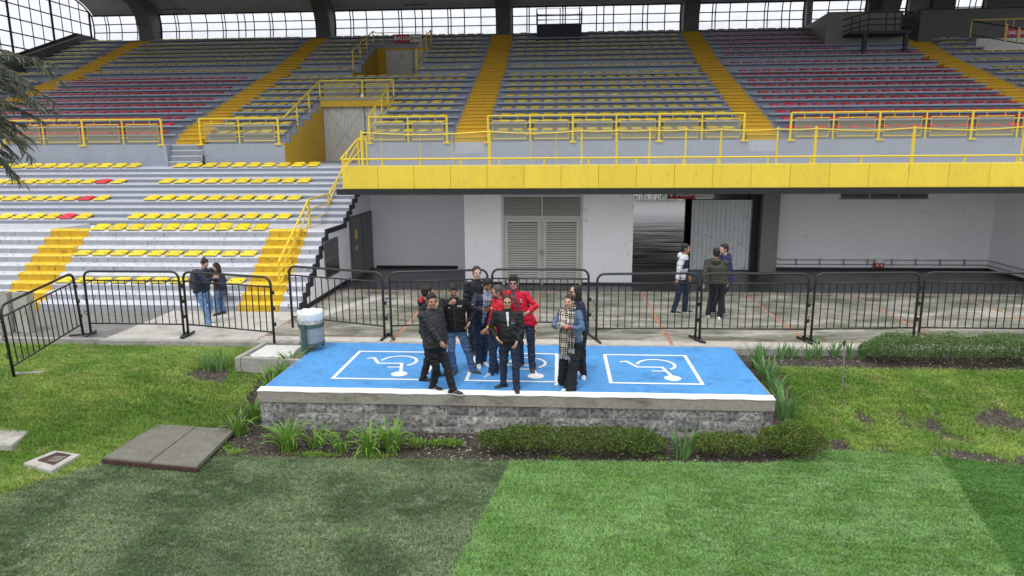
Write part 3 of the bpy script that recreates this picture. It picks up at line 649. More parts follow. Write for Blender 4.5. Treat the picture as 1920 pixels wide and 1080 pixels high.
# windows and piers of the room at the upper right
window_band(13.75, 16.75, [14.75, 15.75, 16.45], 'window behind the grey cabin wall at the upper right')
MB().box(16.75, 17.6, 40.7, 41.1, 10.3, 12.6).build('pier', 'rib_grey', rf)
window_band(17.6, 18.9, [18.1, 18.35], 'narrow window behind the steel stair platform')
MB().box(18.9, 21.2, 40.7, 41.1, 10.3, 12.6).build('pier', 'grey_mid', rf); MB().box(20.0, 21.2, 40.5, 40.699, 10.3, 12.6).build('pier', 'grey_dark', rf)
window_band(21.2, 22.9, [21.6, 22.2, 22.5], 'small window above the dark wall at the far right')
MB().box(22.9, 28, 40.7, 41.1, 10.3, 12.6).build('pier', 'grey_dark', rf)

# glazed side wall at the left end
gw = thing('glazed_side_wall', 'large dark framed glass wall closing the left end of the stand', 'window', (-27.8, 34, 10))
GX = -27.8
def rake(y): return 8.61+(y-33.39)*(10.91-8.61)/(39.56-33.39) if y < 39.56 else 10.95
def crown(y):
    for (ya, za), (yb, zb2) in zip(arc[:-1], arc[1:]):
        if yb <= y <= ya: return za+(zb2-za)*(ya-y)/(ya-yb)
    return 12.9
fr = MB()
ys_ = []; y = 41.0
vb_ = [24.6+.77*k for k in range(21)]+[40.85]
hz = [12.4-.71*k for k in range(-5, 12)]
for k, y in enumerate(vb_):
    thick = abs((y-34.8)/3.08-round((y-34.8)/3.08)) < .13
    fr.tube([(GX, y, rake(y)-.1), (GX, y, crown(y))], .075 if thick else .03, 4)
for z in hz:
    pts = [y for y in [24.6+.2*i for i in range(83)] if rake(y) < z < crown(y)]
    if len(pts) > 2: fr.tube([(GX, pts[0], z), (GX, pts[-1], z)], .035, 4)
fr.tube([(GX, y, rake(y)) for y in (24.6, 39.56, 41)], .09, 4)
fr.tube([(GX, y, z-.02) for y, z in arc], .06, 4)
fr.build('frame', 'black_metal', gw)
zz = [0]+sorted(hz)
for ya, yb in zip(vb_[:-1], vb_[1:]):
    for za, zb2 in zip([hz[0]-20]+sorted(hz), sorted(hz)+[17]):
        lo_a, lo_b = max(za, rake(ya)), max(za, rake(yb)); hi_a, hi_b = min(zb2, crown(ya)), min(zb2, crown(yb))
        if hi_a-lo_a < .02 and hi_b-lo_b < .02: continue
        hi_a = max(hi_a, lo_a); hi_b = max(hi_b, lo_b)
        MB().add([(GX-.03, ya, lo_a), (GX-.03, yb, lo_b), (GX-.03, yb, hi_b), (GX-.03, ya, hi_a)], [(0, 1, 2, 3)]).build('pane', 'pane', gw)
b = MB(); b.prism_x([(24.6, 3), (24.6, rake(24.6)), (39.56, 10.9), (41.3, 10.95), (41.3, 3)], GX-.15, GX+.15); b.build('low_wall', 'grey_dark', gw)
# sloped dark coping seen beside the rear rows
b = MB(); b.prism_x([(33, 8.1), (33, 8.45), (39.56, 10.86), (40.9, 10.9), (40.9, 10.3), (39, 10.2)], GX+.15, GX+.3); b.build('coping', 'rib_grey', gw)

# ---- camera box, cabin wall, stair platform, far wall
cb = thing('camera_box', 'small dark steel camera platform with open railing on the rear rows', 'platform', (0, 38.8, 10.2))
MB().box(-1.28, 1.12, 38.5, 39.9, 10.0, 10.79).build('box', 'blue_black', cb)
b = MB()
for z in (11.05, 11.31, 11.61):
    w = .035 if z < 11.6 else .022
    b.tube([(-1.28, 39.9, z), (-1.28, 38.55, z), (1.12, 38.55, z), (1.12, 39.9, z)], w, 5)
for x in (-1.28, -.03, 1.12):
    b.tube([(x, 38.55, 10.79), (x, 38.55, 11.61)], .028, 5)
b.tube([(-1.28, 39.9, 10.79), (-1.28, 39.9, 11.61)], .028, 5); b.tube([(1.12, 39.9, 10.79), (1.12, 39.9, 11.61)], .028, 5)
b.build('railing', 'blue_black', cb)
cw = thing('press_cabin', 'grey walled press cabin behind the red seats at the upper right', 'cabin', (15, 38, 9.7))
b = MB(); b.prism_z([(13.06, 36.5), (16.7, 36.5), (16.7, 40.6), (13.3, 40.6)], 8.6, 10.72); b.build('wall', 'grey_mid', cw)
b = MB(); b.prism_z([(13.03, 36.46), (16.7, 36.46), (16.7, 36.6), (13.18, 36.6)], 10.722, 10.77); b.build('coping', 'grey_dark', cw)
fw = thing('dark_parapet', 'long dark grey parapet wall at the upper right behind yellow seats', 'wall', (20, 37, 9.7))
MB().box(17.75, 28, 37.0, 37.3, 8.8, 10.88).build('wall', 'grey_dark', fw); b = MB(); b.prism_z([(17.3, 38.6), (17.75, 37.0), (17.75, 37.3), (17.75, 38.6)], 8.8, 10.83); b.build('return_wall', 'rib_grey', fw)
MB().box(17.72, 28, 36.96, 37.32, 10.882, 10.92).build('coping', 'black_paint', fw)
sp = thing('stair_platform', 'dark steel stair platform with railings beside the press cabin', 'platform', (15.3, 35.5, 9))
MB().box(13.85, 16.6, 35.3, 36.4, 9.55, 9.68).build('deck', 'blue_black', sp)
b = MB(); b.box(14.4, 14.58, 35.3, 35.45, 8.3, 9.55); b.build('leg', 'blue_black', sp); b = MB(); b.box(16.3, 16.48, 35.3, 35.45, 8.5, 9.55); b.build('leg', 'blue_black', sp)
b = MB()
for z in (9.95, 10.2, 10.5):
    b.tube([(13.8, 36.3, z-.15), (13.82, 35.3, z-.2), (14.6, 35.32, z), (16.6, 35.32, z), (16.6, 36.4, z)], .03, 5)
for x in (13.82, 14.2, 14.6, 15.4, 15.8, 16.3, 16.6): b.tube([(x, 35.32, 9.6), (x, 35.32, 10.5 if x > 14.5 else 10.32)], .028, 5)
b.tube([(16.6, 36.4, 9.6), (16.6, 36.4, 10.6)], .028, 5)
b.build('railing', 'blue_black', sp)

# ================================================================ railings
def wire_panel(x0, x1, z0, z1, y, pitch=.05, w=.0035):
    """diamond wire mesh in the xz plane as real strips of wire"""
    b = MB(); W_, H_ = x1-x0, z1-z0
    k = -H_
    for sgn in (1, -1):
        c = -H_
        while c < W_:
            a0, a1 = max(0, c), min(W_, c+H_)
            if a1-a0 > .01:
                za, zb2 = a0-c, a1-c
                if sgn < 0: za, zb2 = H_-za, H_-zb2
                xa, xb = x0+a0, x0+a1; yy = y+sgn*.002
                b.add([(xa, yy, z0+za+w), (xa, yy, z0+za-w), (xb, yy, z0+zb2-w), (xb, yy, z0+zb2+w)], [(0, 1, 2, 3)])
            c += pitch
    return b
def guard_rail(xs_, label, zt=5.35, y=24.68, ends=True):
    t = thing('guard_rail', label, 'railing', ((xs_[0]+xs_[-1])/2, y, 4.45), group='yellow guard rails along the front of the upper stand')
    MB().tube([(xs_[0], y, zt), (xs_[-1], y, zt)], .03, 8).build('top_rail', 'rail_yellow', t)
    for i, x in enumerate(xs_):
        big = i % 2 == 0
        r = .04 if big else .028
        b = MB(); b.tube([(x, y, 4.45 if not big else 4.40), (x, y, zt)], r, 8)
        if big: b.box(x-.13, x+.13, y-.12, y+.1, 4.40, 4.46)
        b.build('post', 'rail_yellow', t)
    for a, c in zip(xs_[:-1], xs_[1:]):
        x0, x1 = a+.16, c-.14; b = MB()
        b.tube([(x0, y, 5.17), (x1, y, 5.17), (x1, y, 4.55), (x0, y, 4.55)], .018, 5, closed=True)
        for q in (x0+.25*(x1-x0), x0+.75*(x1-x0)): b.tube([(q, y, 5.17), (q, y, zt)], .012, 4)
        for z in (4.7, 5.1): b.tube([(a, y, z), (x0, y, z)], .012, 4); b.tube([(c, y, z), (x1, y, z)], .012, 4)
        fr_ = b.build('panel_frame', 'rail_yellow', t)
        tag(wire_panel(x0, x1, 4.56, 5.16, y, .05, .0042).build('wire_mesh', 'wire', fr_), kind='stuff')
    return t
guard_rail([-20.65, -19.11, -17.56, -16.03, -14.54], 'yellow mesh guard rail at the far left, partly behind the tree')
guard_rail([-13.09, -11.63, -10.16], 'short yellow mesh guard rail left of the ochre entrance wall')
guard_rail([-6.81, -5.41, -4.01], 'short yellow mesh guard rail just right of the white entrance door')
guard_rail([-2.54, -1.05, .45, 1.96, 3.45, 4.91, 6.34], 'long yellow mesh guard rail before the central block of yellow seats')
guard_rail([7.91, 9.33, 10.85, 12.38, 13.87, 15.35, 16.9], 'yellow mesh guard rail before the block of red seats on the right')
def sloped_rail(pts, posts, label, r=.03):
    t = thing('entry_railing', label, 'railing', pts[0])
    MB().tube(pts, r, 8).build('top_rail', 'rail_yellow', t)
    low = [(x, y, z-.62) for x, y, z in pts]; MB().tube(low, .014, 5).build('lower_rail', 'grey_dark', t)
    for (x, y, z, h) in posts: MB().tube([(x, y, z-h), (x, y, z)], .032, 6).build('post', 'rail_yellow', t)
    return t
def slope_posts(x, a, c, n, h):
    return [(x, a[0]+(c[0]-a[0])*i/n, a[1]+(c[1]-a[1])*i/n, h) for i in range(1, n+1)]
sloped_rail([(VX0, 24.7, 5.35), (VX0, 28.75, 7.05)], slope_posts(VX0, (24.7, 5.35), (28.75, 7.05), 3, .8), 'sloping yellow rail up the left side of the lower entrance')
sloped_rail([(VX1, 24.7, 5.35), (VX1, 28.75, 7.05)], slope_posts(VX1, (24.7, 5.35), (28.75, 7.05), 4, .8), 'sloping yellow rail up the right side of the lower entrance')
t = thing('entry_railing', 'level yellow railing with mesh panels above the white entrance door', 'railing', ((VX0+VX1)/2, 28.75, 6.3))
MB().tube([(VX0, 28.75, 7.05), (VX1, 28.75, 7.05)], .03, 8).build('top_rail', 'rail_yellow', t)
MB().tube([(-8.15, 28.75, 6.3), (-8.15, 28.75, 7.05)], .035, 6).build('post', 'rail_yellow', t)
for a, c in ((VX0+.2, -8.33), (-7.97, VX1-.2)):
    b = MB(); b.tube([(a, 28.75, 6.92), (c, 28.75, 6.92), (c, 28.75, 6.36), (a, 28.75, 6.36)], .018, 5, closed=True); b.tube([((a+c)/2, 28.75, 6.92), ((a+c)/2, 28.75, 7.05)], .012, 4); p_ = b.build('panel_frame', 'rail_yellow', t)
    tag(wire_panel(a, c, 6.37, 6.91, 28.75, .05, .0045).build('wire_mesh', 'wire', p_), kind='stuff')
MB().box(-8.22, -8.1, 28.68, 28.71, 6.36, 6.5).build('tag_plate', 'sign_white', t)
sloped_rail([(VX0, 33.7, 8.95), (VX0, 37.6, 10.47)], [(VX0, 33.7, 8.95, .85)]+slope_posts(VX0, (33.7, 8.95), (37.6, 10.47), 3, .7), 'sloping rail up the left side of the upper entrance')
sloped_rail([(VX1, 33.7, 8.95), (VX1, 37.6, 10.47)], [(VX1, 33.7, 8.95, .85)]+slope_posts(VX1, (33.7, 8.95), (37.6, 10.47), 3, .7), 'sloping rail up the right side of the upper entrance')
t = thing('entry_railing', 'level rail carrying the exit sign over the upper entrance', 'railing', ((VX0+VX1)/2, 38.25, 10)); MB().tube([(VX0, 37.6, 10.47), (VX0, 38.25, 10.5), (VX1, 38.25, 10.5), (VX1, 37.6, 10.47)], .025, 6).build('top_rail', 'rail_yellow', t)
for x in (-9.6, -8.7, -7.8, -7.2): MB().tube([(x, 38.25, 9.9), (x, 38.25, 10.5)], .02, 5).build('post', 'rail_yellow', t)
# far right entrance rails
t = thing('entry_railing', 'yellow and black railing around the far right entrance below the parapet', 'railing', (20, 34, 9))
b = MB(); b.tube([(18.9, 34.6, 9.95), (22, 34.6, 9.98), (26, 34.6, 9.98)], .03, 6); b.tube([(19.75, 33.4, 9.55), (19.75, 33.4, 8.8)], .05, 6); b.tube([(20.3, 33.4, 9.4), (20.3, 33.4, 8.7)], .05, 6)
for x in (18.9, 20.4, 20.75, 22): b.tube([(x, 34.6, 9.2), (x, 34.6, 9.95)], .028, 5)
b.build('yellow_frame', 'wire_yellow', t)
b = MB(); b.tube([(18.9, 34.6, 9.92), (20.3, 33.4, 9.35), (22.5, 31.5, 8.7)], .03, 6); b.tube([(18.95, 34.6, 9.3), (20.3, 33.4, 8.75), (22.5, 31.5, 8.1)], .025, 6)
for q in range(7): a = q/6; b.tube([(20.3+2.2*a, 33.4-1.9*a, 9.35-.65*a), (20.3+2.2*a, 33.4-1.9*a, 8.75-.65*a)], .014, 4)
b.build('black_rail', 'black_metal', t)

# balcony: low rail on the fascia and chain-link fence behind
lr = thing('low_rail', 'low yellow rail on short posts along the top of the yellow balcony front', 'railing', (0, 18.83, 3.72))
MB().tube([(BX0+.02, 18.83, 3.9), (28, 18.83, 3.9)], .026, 8).build('top_rail', 'rail_yellow', lr)
for x in (-5.99, -4.87, -3.83, -2.7, -1.64, -.42, .78, 2.05, 3.3, 4.2, 5.5, 6.6, 7.9, 9.2, 10.5, 11.8, 13): MB().tube([(x, 18.83, 3.7), (x, 18.83, 3.9)], .024, 6).build('post', 'rail_yellow', lr)
fe = thing('chain_link_fence', 'sagging yellow chain-link fence along the balcony edge', 'fence', (0, 19.3, 3.7))
fx_ = [-5.56, -1.95, .6, 1.56, 2.45, 3.42, 4.36, 5.86, 6.86, 9.4, 12.18, 15, 18, 21, 24, 27.5]
for i, x in enumerate(fx_): MB().tube([(x, 19.3, 3.7), (x, 19.3, 4.68+.01*(i % 3))], .042 if x in (-5.56, -1.95, 6.86, 9.4) else .024, 8).build('post', 'rail_yellow', fe)
for x in (-5.0, -3.9, -3.0, -.8, -.1): MB().tube([(x, 19.3, 3.7), (x, 19.3, 4.62)], .012, 5).build('thin_post', 'wire_yellow', fe)
pts = []
for a, c in zip(fx_[:-1], fx_[1:]):
    for q in range(4): t_ = q/4; pts.append((a+(c-a)*t_, 19.28, 4.63-.07*math.sin(math.pi*t_)*min(1, (c-a)/3)))
pts.append((27.5, 19.28, 4.63)); MB().tube(pts, .019, 6).build('top_rail', 'rail_yellow', fe)
tag(wire_panel(-5.5, 27.4, 3.72, 4.56, 19.3, .095, .0042).build('wire_mesh', 'wire', fe), kind='stuff')

# stair railing beside the right hand yellow stair
hr = thing('stair_railing', 'tall yellow three-bar handrail climbing the right end of the lower stand', 'railing', (-7.5, 17.6, .2))
X0 = -7.5
tp = [(17.6, 1.2), (20.1, 2.72), (21.95, 2.78), (24.7, 4.6), (25.4, 4.68)]
for dz, r in ((0, .032), (-.3, .022), (-.6, .022)):
    end = (24.4 if dz else 24.9); pp = [(X0, y, z+dz) for y, z in tp[:3]]+[(X0+.25 if dz == 0 else X0, end, 4.55+dz)]
    if dz == 0: pp += [(X0+.9, 24.45, 4.6)]
    MB().tube(pp, r, 8).build('rail', 'rail_yellow', hr)
for y, z, h in ((17.6, 1.2, .9), (18.83, 1.95, .82), (20.1, 2.72, .84), (21.95, 2.78, .72)): MB().tube([(X0, y, z-h), (X0, y, z)], .033, 8).build('post', 'rail_yellow', hr)
t = thing('stair_railing', 'short yellow railing cluster at the left corner of the balcony', 'railing', (-6.1, 19.5, 3.7))
b = MB(); b.tube([(-6.05, 18.84, 3.9), (-6.05, 20.6, 4.5), (-6.0, 21.5, 4.6)], .026, 6); b.tube([(-5.95, 18.9, 3.7), (-5.95, 20.6, 4.2)], .02, 6); b.tube([(-6.05, 20.6, 4.5), (-5.56, 19.4, 4.4)], .02, 6)
for y, z in ((20.6, 4.5), (21.5, 4.6)): b.tube([(-6.05, y, 3.7), (-6.05, y, z)], .028, 6)
b.build('rail', 'rail_yellow', t)

# ================================================================ seats
def seat_mesh(name, mt):
    b = MB(); W_, D_ = .43, .40; nx, ny = 6, 6; vs = []; fs = []
    def zt(u, v):   # u across -1..1, v depth 0..1
        base = .035+.075*v+.03*max(0, v-.7)/.3-.02*math.exp(-((v-.45)/.25)**2)*(1-u*u*.6)
        if v < .12: base -= .022*(1-v/.12)**2
        return base-.012*abs(u)**6
    for j in range(ny+1):
        v = j/ny; v = v**.9
        for i in range(nx+1):
            u = -1+2*i/nx; rr = 1-.06*(max(0, abs(v-.5)*2-.7)/.3)**2
            vs.append((u*W_/2*rr, v*D_*(1), zt(u, v)))
    for j in range(ny):
        for i in range(nx): q = j*(nx+1)+i; fs.append((q, q+1, q+nx+2, q+nx+1))
    ring = [i for i in range(nx+1)]+[(j+1)*(nx+1)-1 for j in range(1, ny+1)]+[ny*(nx+1)+i for i in range(nx-1, -1, -1)]+[j*(nx+1) for j in range(ny-1, 0, -1)]
    base = len(vs); n = len(ring)
    for k in ring: x, y, z = vs[k]; vs.append((x*.965, .2+(y-.2)*.955, z-.034))
    for k in range(n): a, c = ring[k], ring[(k+1) % n]; fs.append((c, a, base+k, base+(k+1) % n))
    b.add(vs, fs); b.cm = 1; b.add([vs[base+k] for k in range(n)], [tuple(range(n))])
    for sx in (-.13, .13): b.box(sx-.02, sx+.02, .08, .34, -.002, .05)
    me = b.mesh(name, [mt, 'seat_under']); me.polygons.foreach_set('use_smooth', [i < nx*ny+n for i in range(len(me.polygons))]); return me
SY, SR = seat_mesh('seat_shell_yellow', 'seat_yellow'), seat_mesh('seat_shell_red', 'seat_red')
seats = []   # (dist, x, y, z, colour, label, group)
loz = {0: (3, 'first'), 1: (6, 'second'), 2: (9, 'third'), 3: (10, 'fourth'), 4: (13, 'fifth'), 5: (16, 'sixth'), 6: (19, 'seventh')}
for r in range(7):
    k, nm = loz[r]; y0, z1, y1 = prof[k-1]; 
    for i in range(10):
        x = -13.66+.545*i
        seats.append((math.hypot(x, y0), x, y0+.0, z1+.012, 'y', f'yellow seat, {ORD[i]} from the left in the {nm} row of ten on the lower stand', 'seats on the lower stand'))
    if r >= 3:
        for i in range(26):
            x = -15.42-.545*i; red = (r in (3, 4, 5) and i == 1)
            if x < -29: continue
            lab = (f'red seat among yellow ones in the {nm} seat row up of the lower stand' if red else
                   f'yellow seat, {ORD[i] if i < 22 else "far out"} left of the gap in the {nm} row of the lower stand')
            seats.append((math.hypot(x, y0), x, y0, z1+.012, 'r' if red else 'y', lab, 'seats on the lower stand'))
BN = ['far left block', 'left red block', 'entrance block', 'central block', 'right red block', 'far right block']
RWN = ORD
for i in range(NR):
    for bi, (bx0, bx1) in enumerate(BLK):
        n = int((bx1-bx0-.5)/.53); x0 = (bx0+bx1)/2-(n-1)*.53/2; k = 0
        for q in range(n):
            x = x0+q*.53
            if bi == 2 and (i <= 4 or 10 <= i <= 15) and VX0-.25 < x < VX1+.25: continue
            if bi == 5 and i >= 12 and x > 19.9: continue
            if bi == 4 and i >= 13 and x > 12.9: continue
            if bi == 4 and 10 < i and x > 13.4 and i > 11 : continue
            if bi == 3 and i >= 16 and -1.6 < x < 1.4: continue
            if bi == 5 and i > 14: continue
            red = (bi == 1 and i < 10) or bi == 4
            lab = f'{"red" if red else "yellow"} seat, {ORD[min(q, 21)]} from the left in the {RWN[i]} row of the {BN[bi]}'
            seats.append((math.hypot(x, RN[i]), x, RN[i]-(.16 if i else .05), RT[i]+.03, 'r' if red else 'y', lab, f'seats of the {BN[bi]}'))
import collections
F_ = Vector((-math.sin(YAW), math.cos(YAW)))
inview = lambda s_: abs(math.atan2(s_[1]*F_.y-s_[2]*F_.x, s_[1]*F_.x+s_[2]*F_.y)) < rad(36.6) and s_[2] < 60 and not (s_[1] < -14.2 and 24.7 < s_[2] < 26 and False)
seats.sort(key=lambda s_: (not inview(s_), s_[0]))
rs = random.Random(5); rest = {'y': MB(), 'r': MB()}; rm = {'y': SY, 'r': SR}
for k, (d, x, y, z, c, lab, gp) in enumerate(seats):
    rz = rs.uniform(-.025, .025); tl = rs.uniform(-.02, .02)
    if rs.random() < .03: rz += rs.choice((-.1, .1)); tl += .06
    if k < 300:
        o = place(rm[c], 'stadium_seat', None, (x, y, z), (tl, 0, rz), (1 if y < 24.4 else .87, 1, 1 if y < 24.4 else .66)); tag(o, lab, 'seat', gp)
    else:
        R_ = Matrix.Translation((x, y, z)) @ Matrix.Rotation(rz, 4, 'Z') @ Matrix.Diagonal((1 if y < 24.4 else .87, 1, 1 if y < 24.4 else .66, 1)); q = rest[c]; me = rm[c]; base = len(q.v)
        q.v += [tuple(R_ @ v.co) for v in me.vertices]; q.f += [tuple(i+base for i in p.vertices) for p in me.polygons]; q.mi += [p.material_index for p in me.polygons]
for c, nm in (('y', 'yellow'), ('r', 'red')):
    o = rest[c].build('stadium_seats', ['seat_yellow' if c == 'y' else 'seat_red', 'seat_under']); tag(o, f'remaining {nm} seats in the rows further back', 'seats', kind='stuff')
# ================================================================ lawn, artificial turf, beds
def smooth(a, b, x): t = max(0., min(1., (x-a)/(b-a))); return t*t*(3-2*t)
TB = [(-30, 6.0), (-9.2, 7.0), (-7.9, 8.42), (-7.1, 9.55), (-5.23, 9.83), (-.73, 9.93), (1.69, 10.03), (3.24, 10.06), (4.42, 10.62), (6.05, 10.44), (7.08, 10.18), (12, 9.0), (30, 5.5)]
def tb(x):
    for (xa, ya), (xb, yb) in zip(TB[:-1], TB[1:]):
        if xa <= x <= xb: return ya+(yb-ya)*(x-xa)/(xb-xa)
    return 6.
def lawn_z(x, y):
    late = -.13-.59*(1-smooth(9.3, 12.4, y)); early = -.13-.58*(1-smooth(10.9, 13.95, y))
    k = smooth(-8.2, -6.2, x); z = late*(1-k)+early*k
    return z+.022*mnoise.noise(Vector((x*.9, y*.9, 3)))+.01*mnoise.noise(Vector((x*3.1, y*3.1, 9)))
def nz(x, y, s, o=0.): return mnoise.fractal(Vector((x*s, y*s, o)), .9, 2, 4)
def in_bed(x, y):
    w = .06*mnoise.noise(Vector((x*2, y*2, 1)))
    if -6.15+w < x < 4.75+w and tb(x)+.02 < y < 11.05: return True
    if -5.95+w < x < -5.1 and y < 13.2: return y > 10.9
    if 3.5 < x < 4.35+w-.0*y and y > 10.9: return not (x > 4.0+w and y < 12.0)
    if 3.5 < x < 30 and y > 13.3+w: return True
    if -7.35+w < x < -6.6 and 12.35 < y < 12.95+w: return True
    return False
def dens(x, y):
    if in_bed(x, y): return 0.
    d = 1.
    if x > 3.5:
        p = smooth(5.0, 6.6, x)*smooth(12.9, 11.9, y)
        n = nz(x, y, 1.5, 5)
        d -= p*max(0, min(1, .42+n*2.2))*1.05
        d -= .9*smooth(.32, .0, abs(y-tb(x)-.18))*max(0, min(1, .6+nz(x, y, 2.2, 2)*1.5))
        for (cx, cy, rx, ry) in ((4.95, 12.55, .13, .1), (5.15, 12.2, .12, .16), (5.35, 11.7, .16, .28)):
            q = ((x-cx)/rx)**2+((y-cy)/ry)**2; d -= .85*smooth(1.7, .4, q)
    else:
        d -= .5*smooth(.35, .65, nz(x, y, 1.2, 8)+.2)*.6
        d -= .8*smooth(.28, .0, abs(y-tb(x)-.12))*max(0, min(1, .55+nz(x, y, 2.5, 2)*1.5))
        d -= .7*smooth(.5, .1, abs(x+6.0))*smooth(13.4, 12.6, y)*max(0, min(1, .5+nz(x, y, 2.5, 12)*1.6))
    return max(0., min(1., d))
def lawn_mat():
    m = bpy.data.materials.new('lawn_soil'); m.use_nodes = True; n = m.node_tree; N = n.nodes; L = n.links; b = N['Principled BSDF']; b.inputs['Roughness'].default_value = .95; b.inputs['Specular IOR Level'].default_value = .15
    a = N.new('ShaderNodeAttribute'); a.attribute_name = 'grass'; g = N.new('ShaderNodeNewGeometry')
    t = N.new('ShaderNodeTexNoise'); t.inputs['Scale'].default_value = 14; t.inputs['Detail'].default_value = 7; t.inputs['Roughness'].default_value = .7; L.new(g.outputs['Position'], t.inputs['Vector'])
    cr = N.new('ShaderNodeValToRGB'); cr.color_ramp.elements[0].position = .38; cr.color_ramp.elements[0].color = (.03, .024, .02, 1); cr.color_ramp.elements[1].position = .66; cr.color_ramp.elements[1].color = (.12, .105, .085, 1); L.new(t.outputs[0], cr.inputs[0])
    gr = N.new('ShaderNodeValToRGB'); gr.color_ramp.elements[0].color = (.03, .05, .012, 1); gr.color_ramp.elements[1].color = (.1, .14, .03, 1); L.new(t.outputs[0], gr.inputs[0])
    mx = N.new('ShaderNodeMixRGB'); L.new(a.outputs['Fac'], mx.inputs[0]); L.new(cr.outputs[0], mx.inputs[1]); L.new(gr.outputs[0], mx.inputs[2]); L.new(mx.outputs[0], b.inputs['Base Color'])
    bp = N.new('ShaderNodeBump'); bp.inputs['Strength'].default_value = .9; bp.inputs['Distance'].default_value = .03; L.new(t.outputs[0], bp.inputs['Height']); L.new(bp.outputs[0], b.inputs['Normal']); return m
M['lawn_soil'] = lawn_mat()
def grid_obj(name, x0, x1, y0, y1, st, zf, mt, attr=None, skip=None):
    nx, ny = int((x1-x0)/st), int((y1-y0)/st); vs = []; at = []
    for j in range(ny+1):
        for i in range(nx+1):
            x, y = x0+(x1-x0)*i/nx, y0+(y1-y0)*j/ny; vs.append((x, y, zf(x, y)))
            if attr: at.append(attr(x, y))
    fs = []
    for j in range(ny):
        for i in range(nx):
            q = j*(nx+1)+i
            if skip and skip(vs[q][0], vs[q][1]) and skip(vs[q+nx+2][0], vs[q+nx+2][1]): continue
            fs.append((q, q+1, q+nx+2, q+nx+1))
    me = bpy.data.meshes.new(name); me.from_pydata(vs, [], fs); me.materials.append(M[mt]); me.polygons.foreach_set('use_smooth', [True]*len(fs))
    if attr:
        a = me.attributes.new('grass', 'FLOAT', 'POINT'); a.data.foreach_set('value', at)
    o = bpy.data.objects.new(name, me); C.objects.link(o); return o
deck_skip = lambda x, y: (-5.1 < x < 3.45 and y > 11.1)
lawn = grid_obj('lawn', -16, 16, 5.4, 14.08, .085, lambda x, y: lawn_z(x, y)-(.05 if y < tb(x) else 0), 'lawn_soil', lambda x, y: 0 if y < tb(x)-.02 else dens(x, y), deck_skip)
tag(lawn, kind='structure')
for x0, x1 in ((-60, -16), (16, 60)):
    tag(grid_obj('lawn', x0, x1, 3, 14.08, 1.0, lambda x, y: lawn_z(x, y), 'lawn_soil', lambda x, y: 1.), kind='structure')

def grass_mat(name, c0, c1, c2, s1=.7, s2=5., tip=1.5, rough=.6, objscale=1., dry=.0):
    """blade colour: patches of c0/c1 with a little straw c2, darker at the root only through real occlusion"""
    m = bpy.data.materials.new(name); m.use_nodes = True; n = m.node_tree; N = n.nodes; L = n.links; b = N['Principled BSDF']; b.inputs['Roughness'].default_value = rough; b.inputs['Specular IOR Level'].default_value = .25
    g = N.new('ShaderNodeNewGeometry')
    def noi(s, d=3):
        t = N.new('ShaderNodeTexNoise'); t.inputs['Scale'].default_value = s; t.inputs['Detail'].default_value = d; L.new(g.outputs['Position'], t.inputs['Vector']); return t
    def rmp(src, a, c):
        r = N.new('ShaderNodeMapRange'); r.inputs['From Min'].default_value = a; r.inputs['From Max'].default_value = c; L.new(src, r.inputs[0]); return r.outputs[0]
    m1 = N.new('ShaderNodeMixRGB'); L.new(rmp(noi(s1).outputs[0], .38, .62), m1.inputs[0]); m1.inputs[1].default_value = (*c0, 1); m1.inputs[2].default_value = (*c1, 1)
    m2 = N.new('ShaderNodeMixRGB'); L.new(rmp(noi(s2, 5).outputs[0], .56-dry, .78-dry), m2.inputs[0]); L.new(m1.outputs[0], m2.inputs[1]); m2.inputs[2].default_value = (*c2, 1)
    fine = N.new('ShaderNodeHueSaturation'); v = rmp(noi(38, 2).outputs[0], .3, .7); mr = N.new('ShaderNodeMapRange'); mr.inputs['To Min'].default_value = .5; mr.inputs['To Max'].default_value = 1.5
    mp = N.new('ShaderNodeMapping'); mp.inputs['Rotation'].default_value = (0, 0, .35); mp.inputs['Scale'].default_value = (1.2, 7, 1); L.new(g.outputs['Position'], mp.inputs[0])
    st_ = N.new('ShaderNodeTexNoise'); st_.inputs['Scale'].default_value = 1.6; st_.inputs['Detail'].default_value = 5; L.new(mp.outputs[0], st_.inputs['Vector'])
    mxs = N.new('ShaderNodeMath'); mxs.operation = 'MULTIPLY_ADD'; L.new(st_.outputs[0], mxs.inputs[0]); mxs.inputs[1].default_value = 1.1; sb2 = N.new('ShaderNodeMath'); sb2.operation = 'SUBTRACT'; L.new(v, sb2.inputs[0]); sb2.inputs[1].default_value = .55; L.new(sb2.outputs[0], mxs.inputs[2]); L.new(mxs.outputs[0], mr.inputs[0])
    L.new(mr.outputs[0], fine.inputs['Value']); L.new(m2.outputs[0], fine.inputs['Color']); L.new(fine.outputs[0], b.inputs['Base Color'])
    tl = N.new('ShaderNodeBsdfTranslucent'); L.new(fine.outputs[0], tl.inputs[0]); ms = N.new('ShaderNodeMixShader'); ms.inputs[0].default_value = .25
    L.new(b.outputs[0], ms.inputs[1]); L.new(tl.outputs[0], ms.inputs[2]); L.new(ms.outputs[0], N['Material Output'].inputs[0]); return m
M['grass'] = grass_mat('grass', (.185, .33, .058), (.34, .47, .11), (.48, .47, .21), .9, 3.2)
M['turf_dark'] = grass_mat('turf_dark', (.13, .2, .085), (.28, .37, .19), (.38, .42, .28), 1.1, 5)
M['turf_bright'] = grass_mat('turf_bright', (.21, .385, .1), (.29, .48, .17), (.39, .52, .25), 1.3, 6)
M['turf_mid'] = grass_mat('turf_mid', (.19, .355, .09), (.27, .45, .16), (.37, .5, .25), 1.5, 6)
M['turf_deep'] = grass_mat('turf_deep', (.1, .23, .045), (.14, .3, .07), (.2, .35, .12), 1.3, 6)
M['turf_base_dark'] = mat('turf_base_dark', (.06, .08, .055), .95, .4, 3, .6, 60)
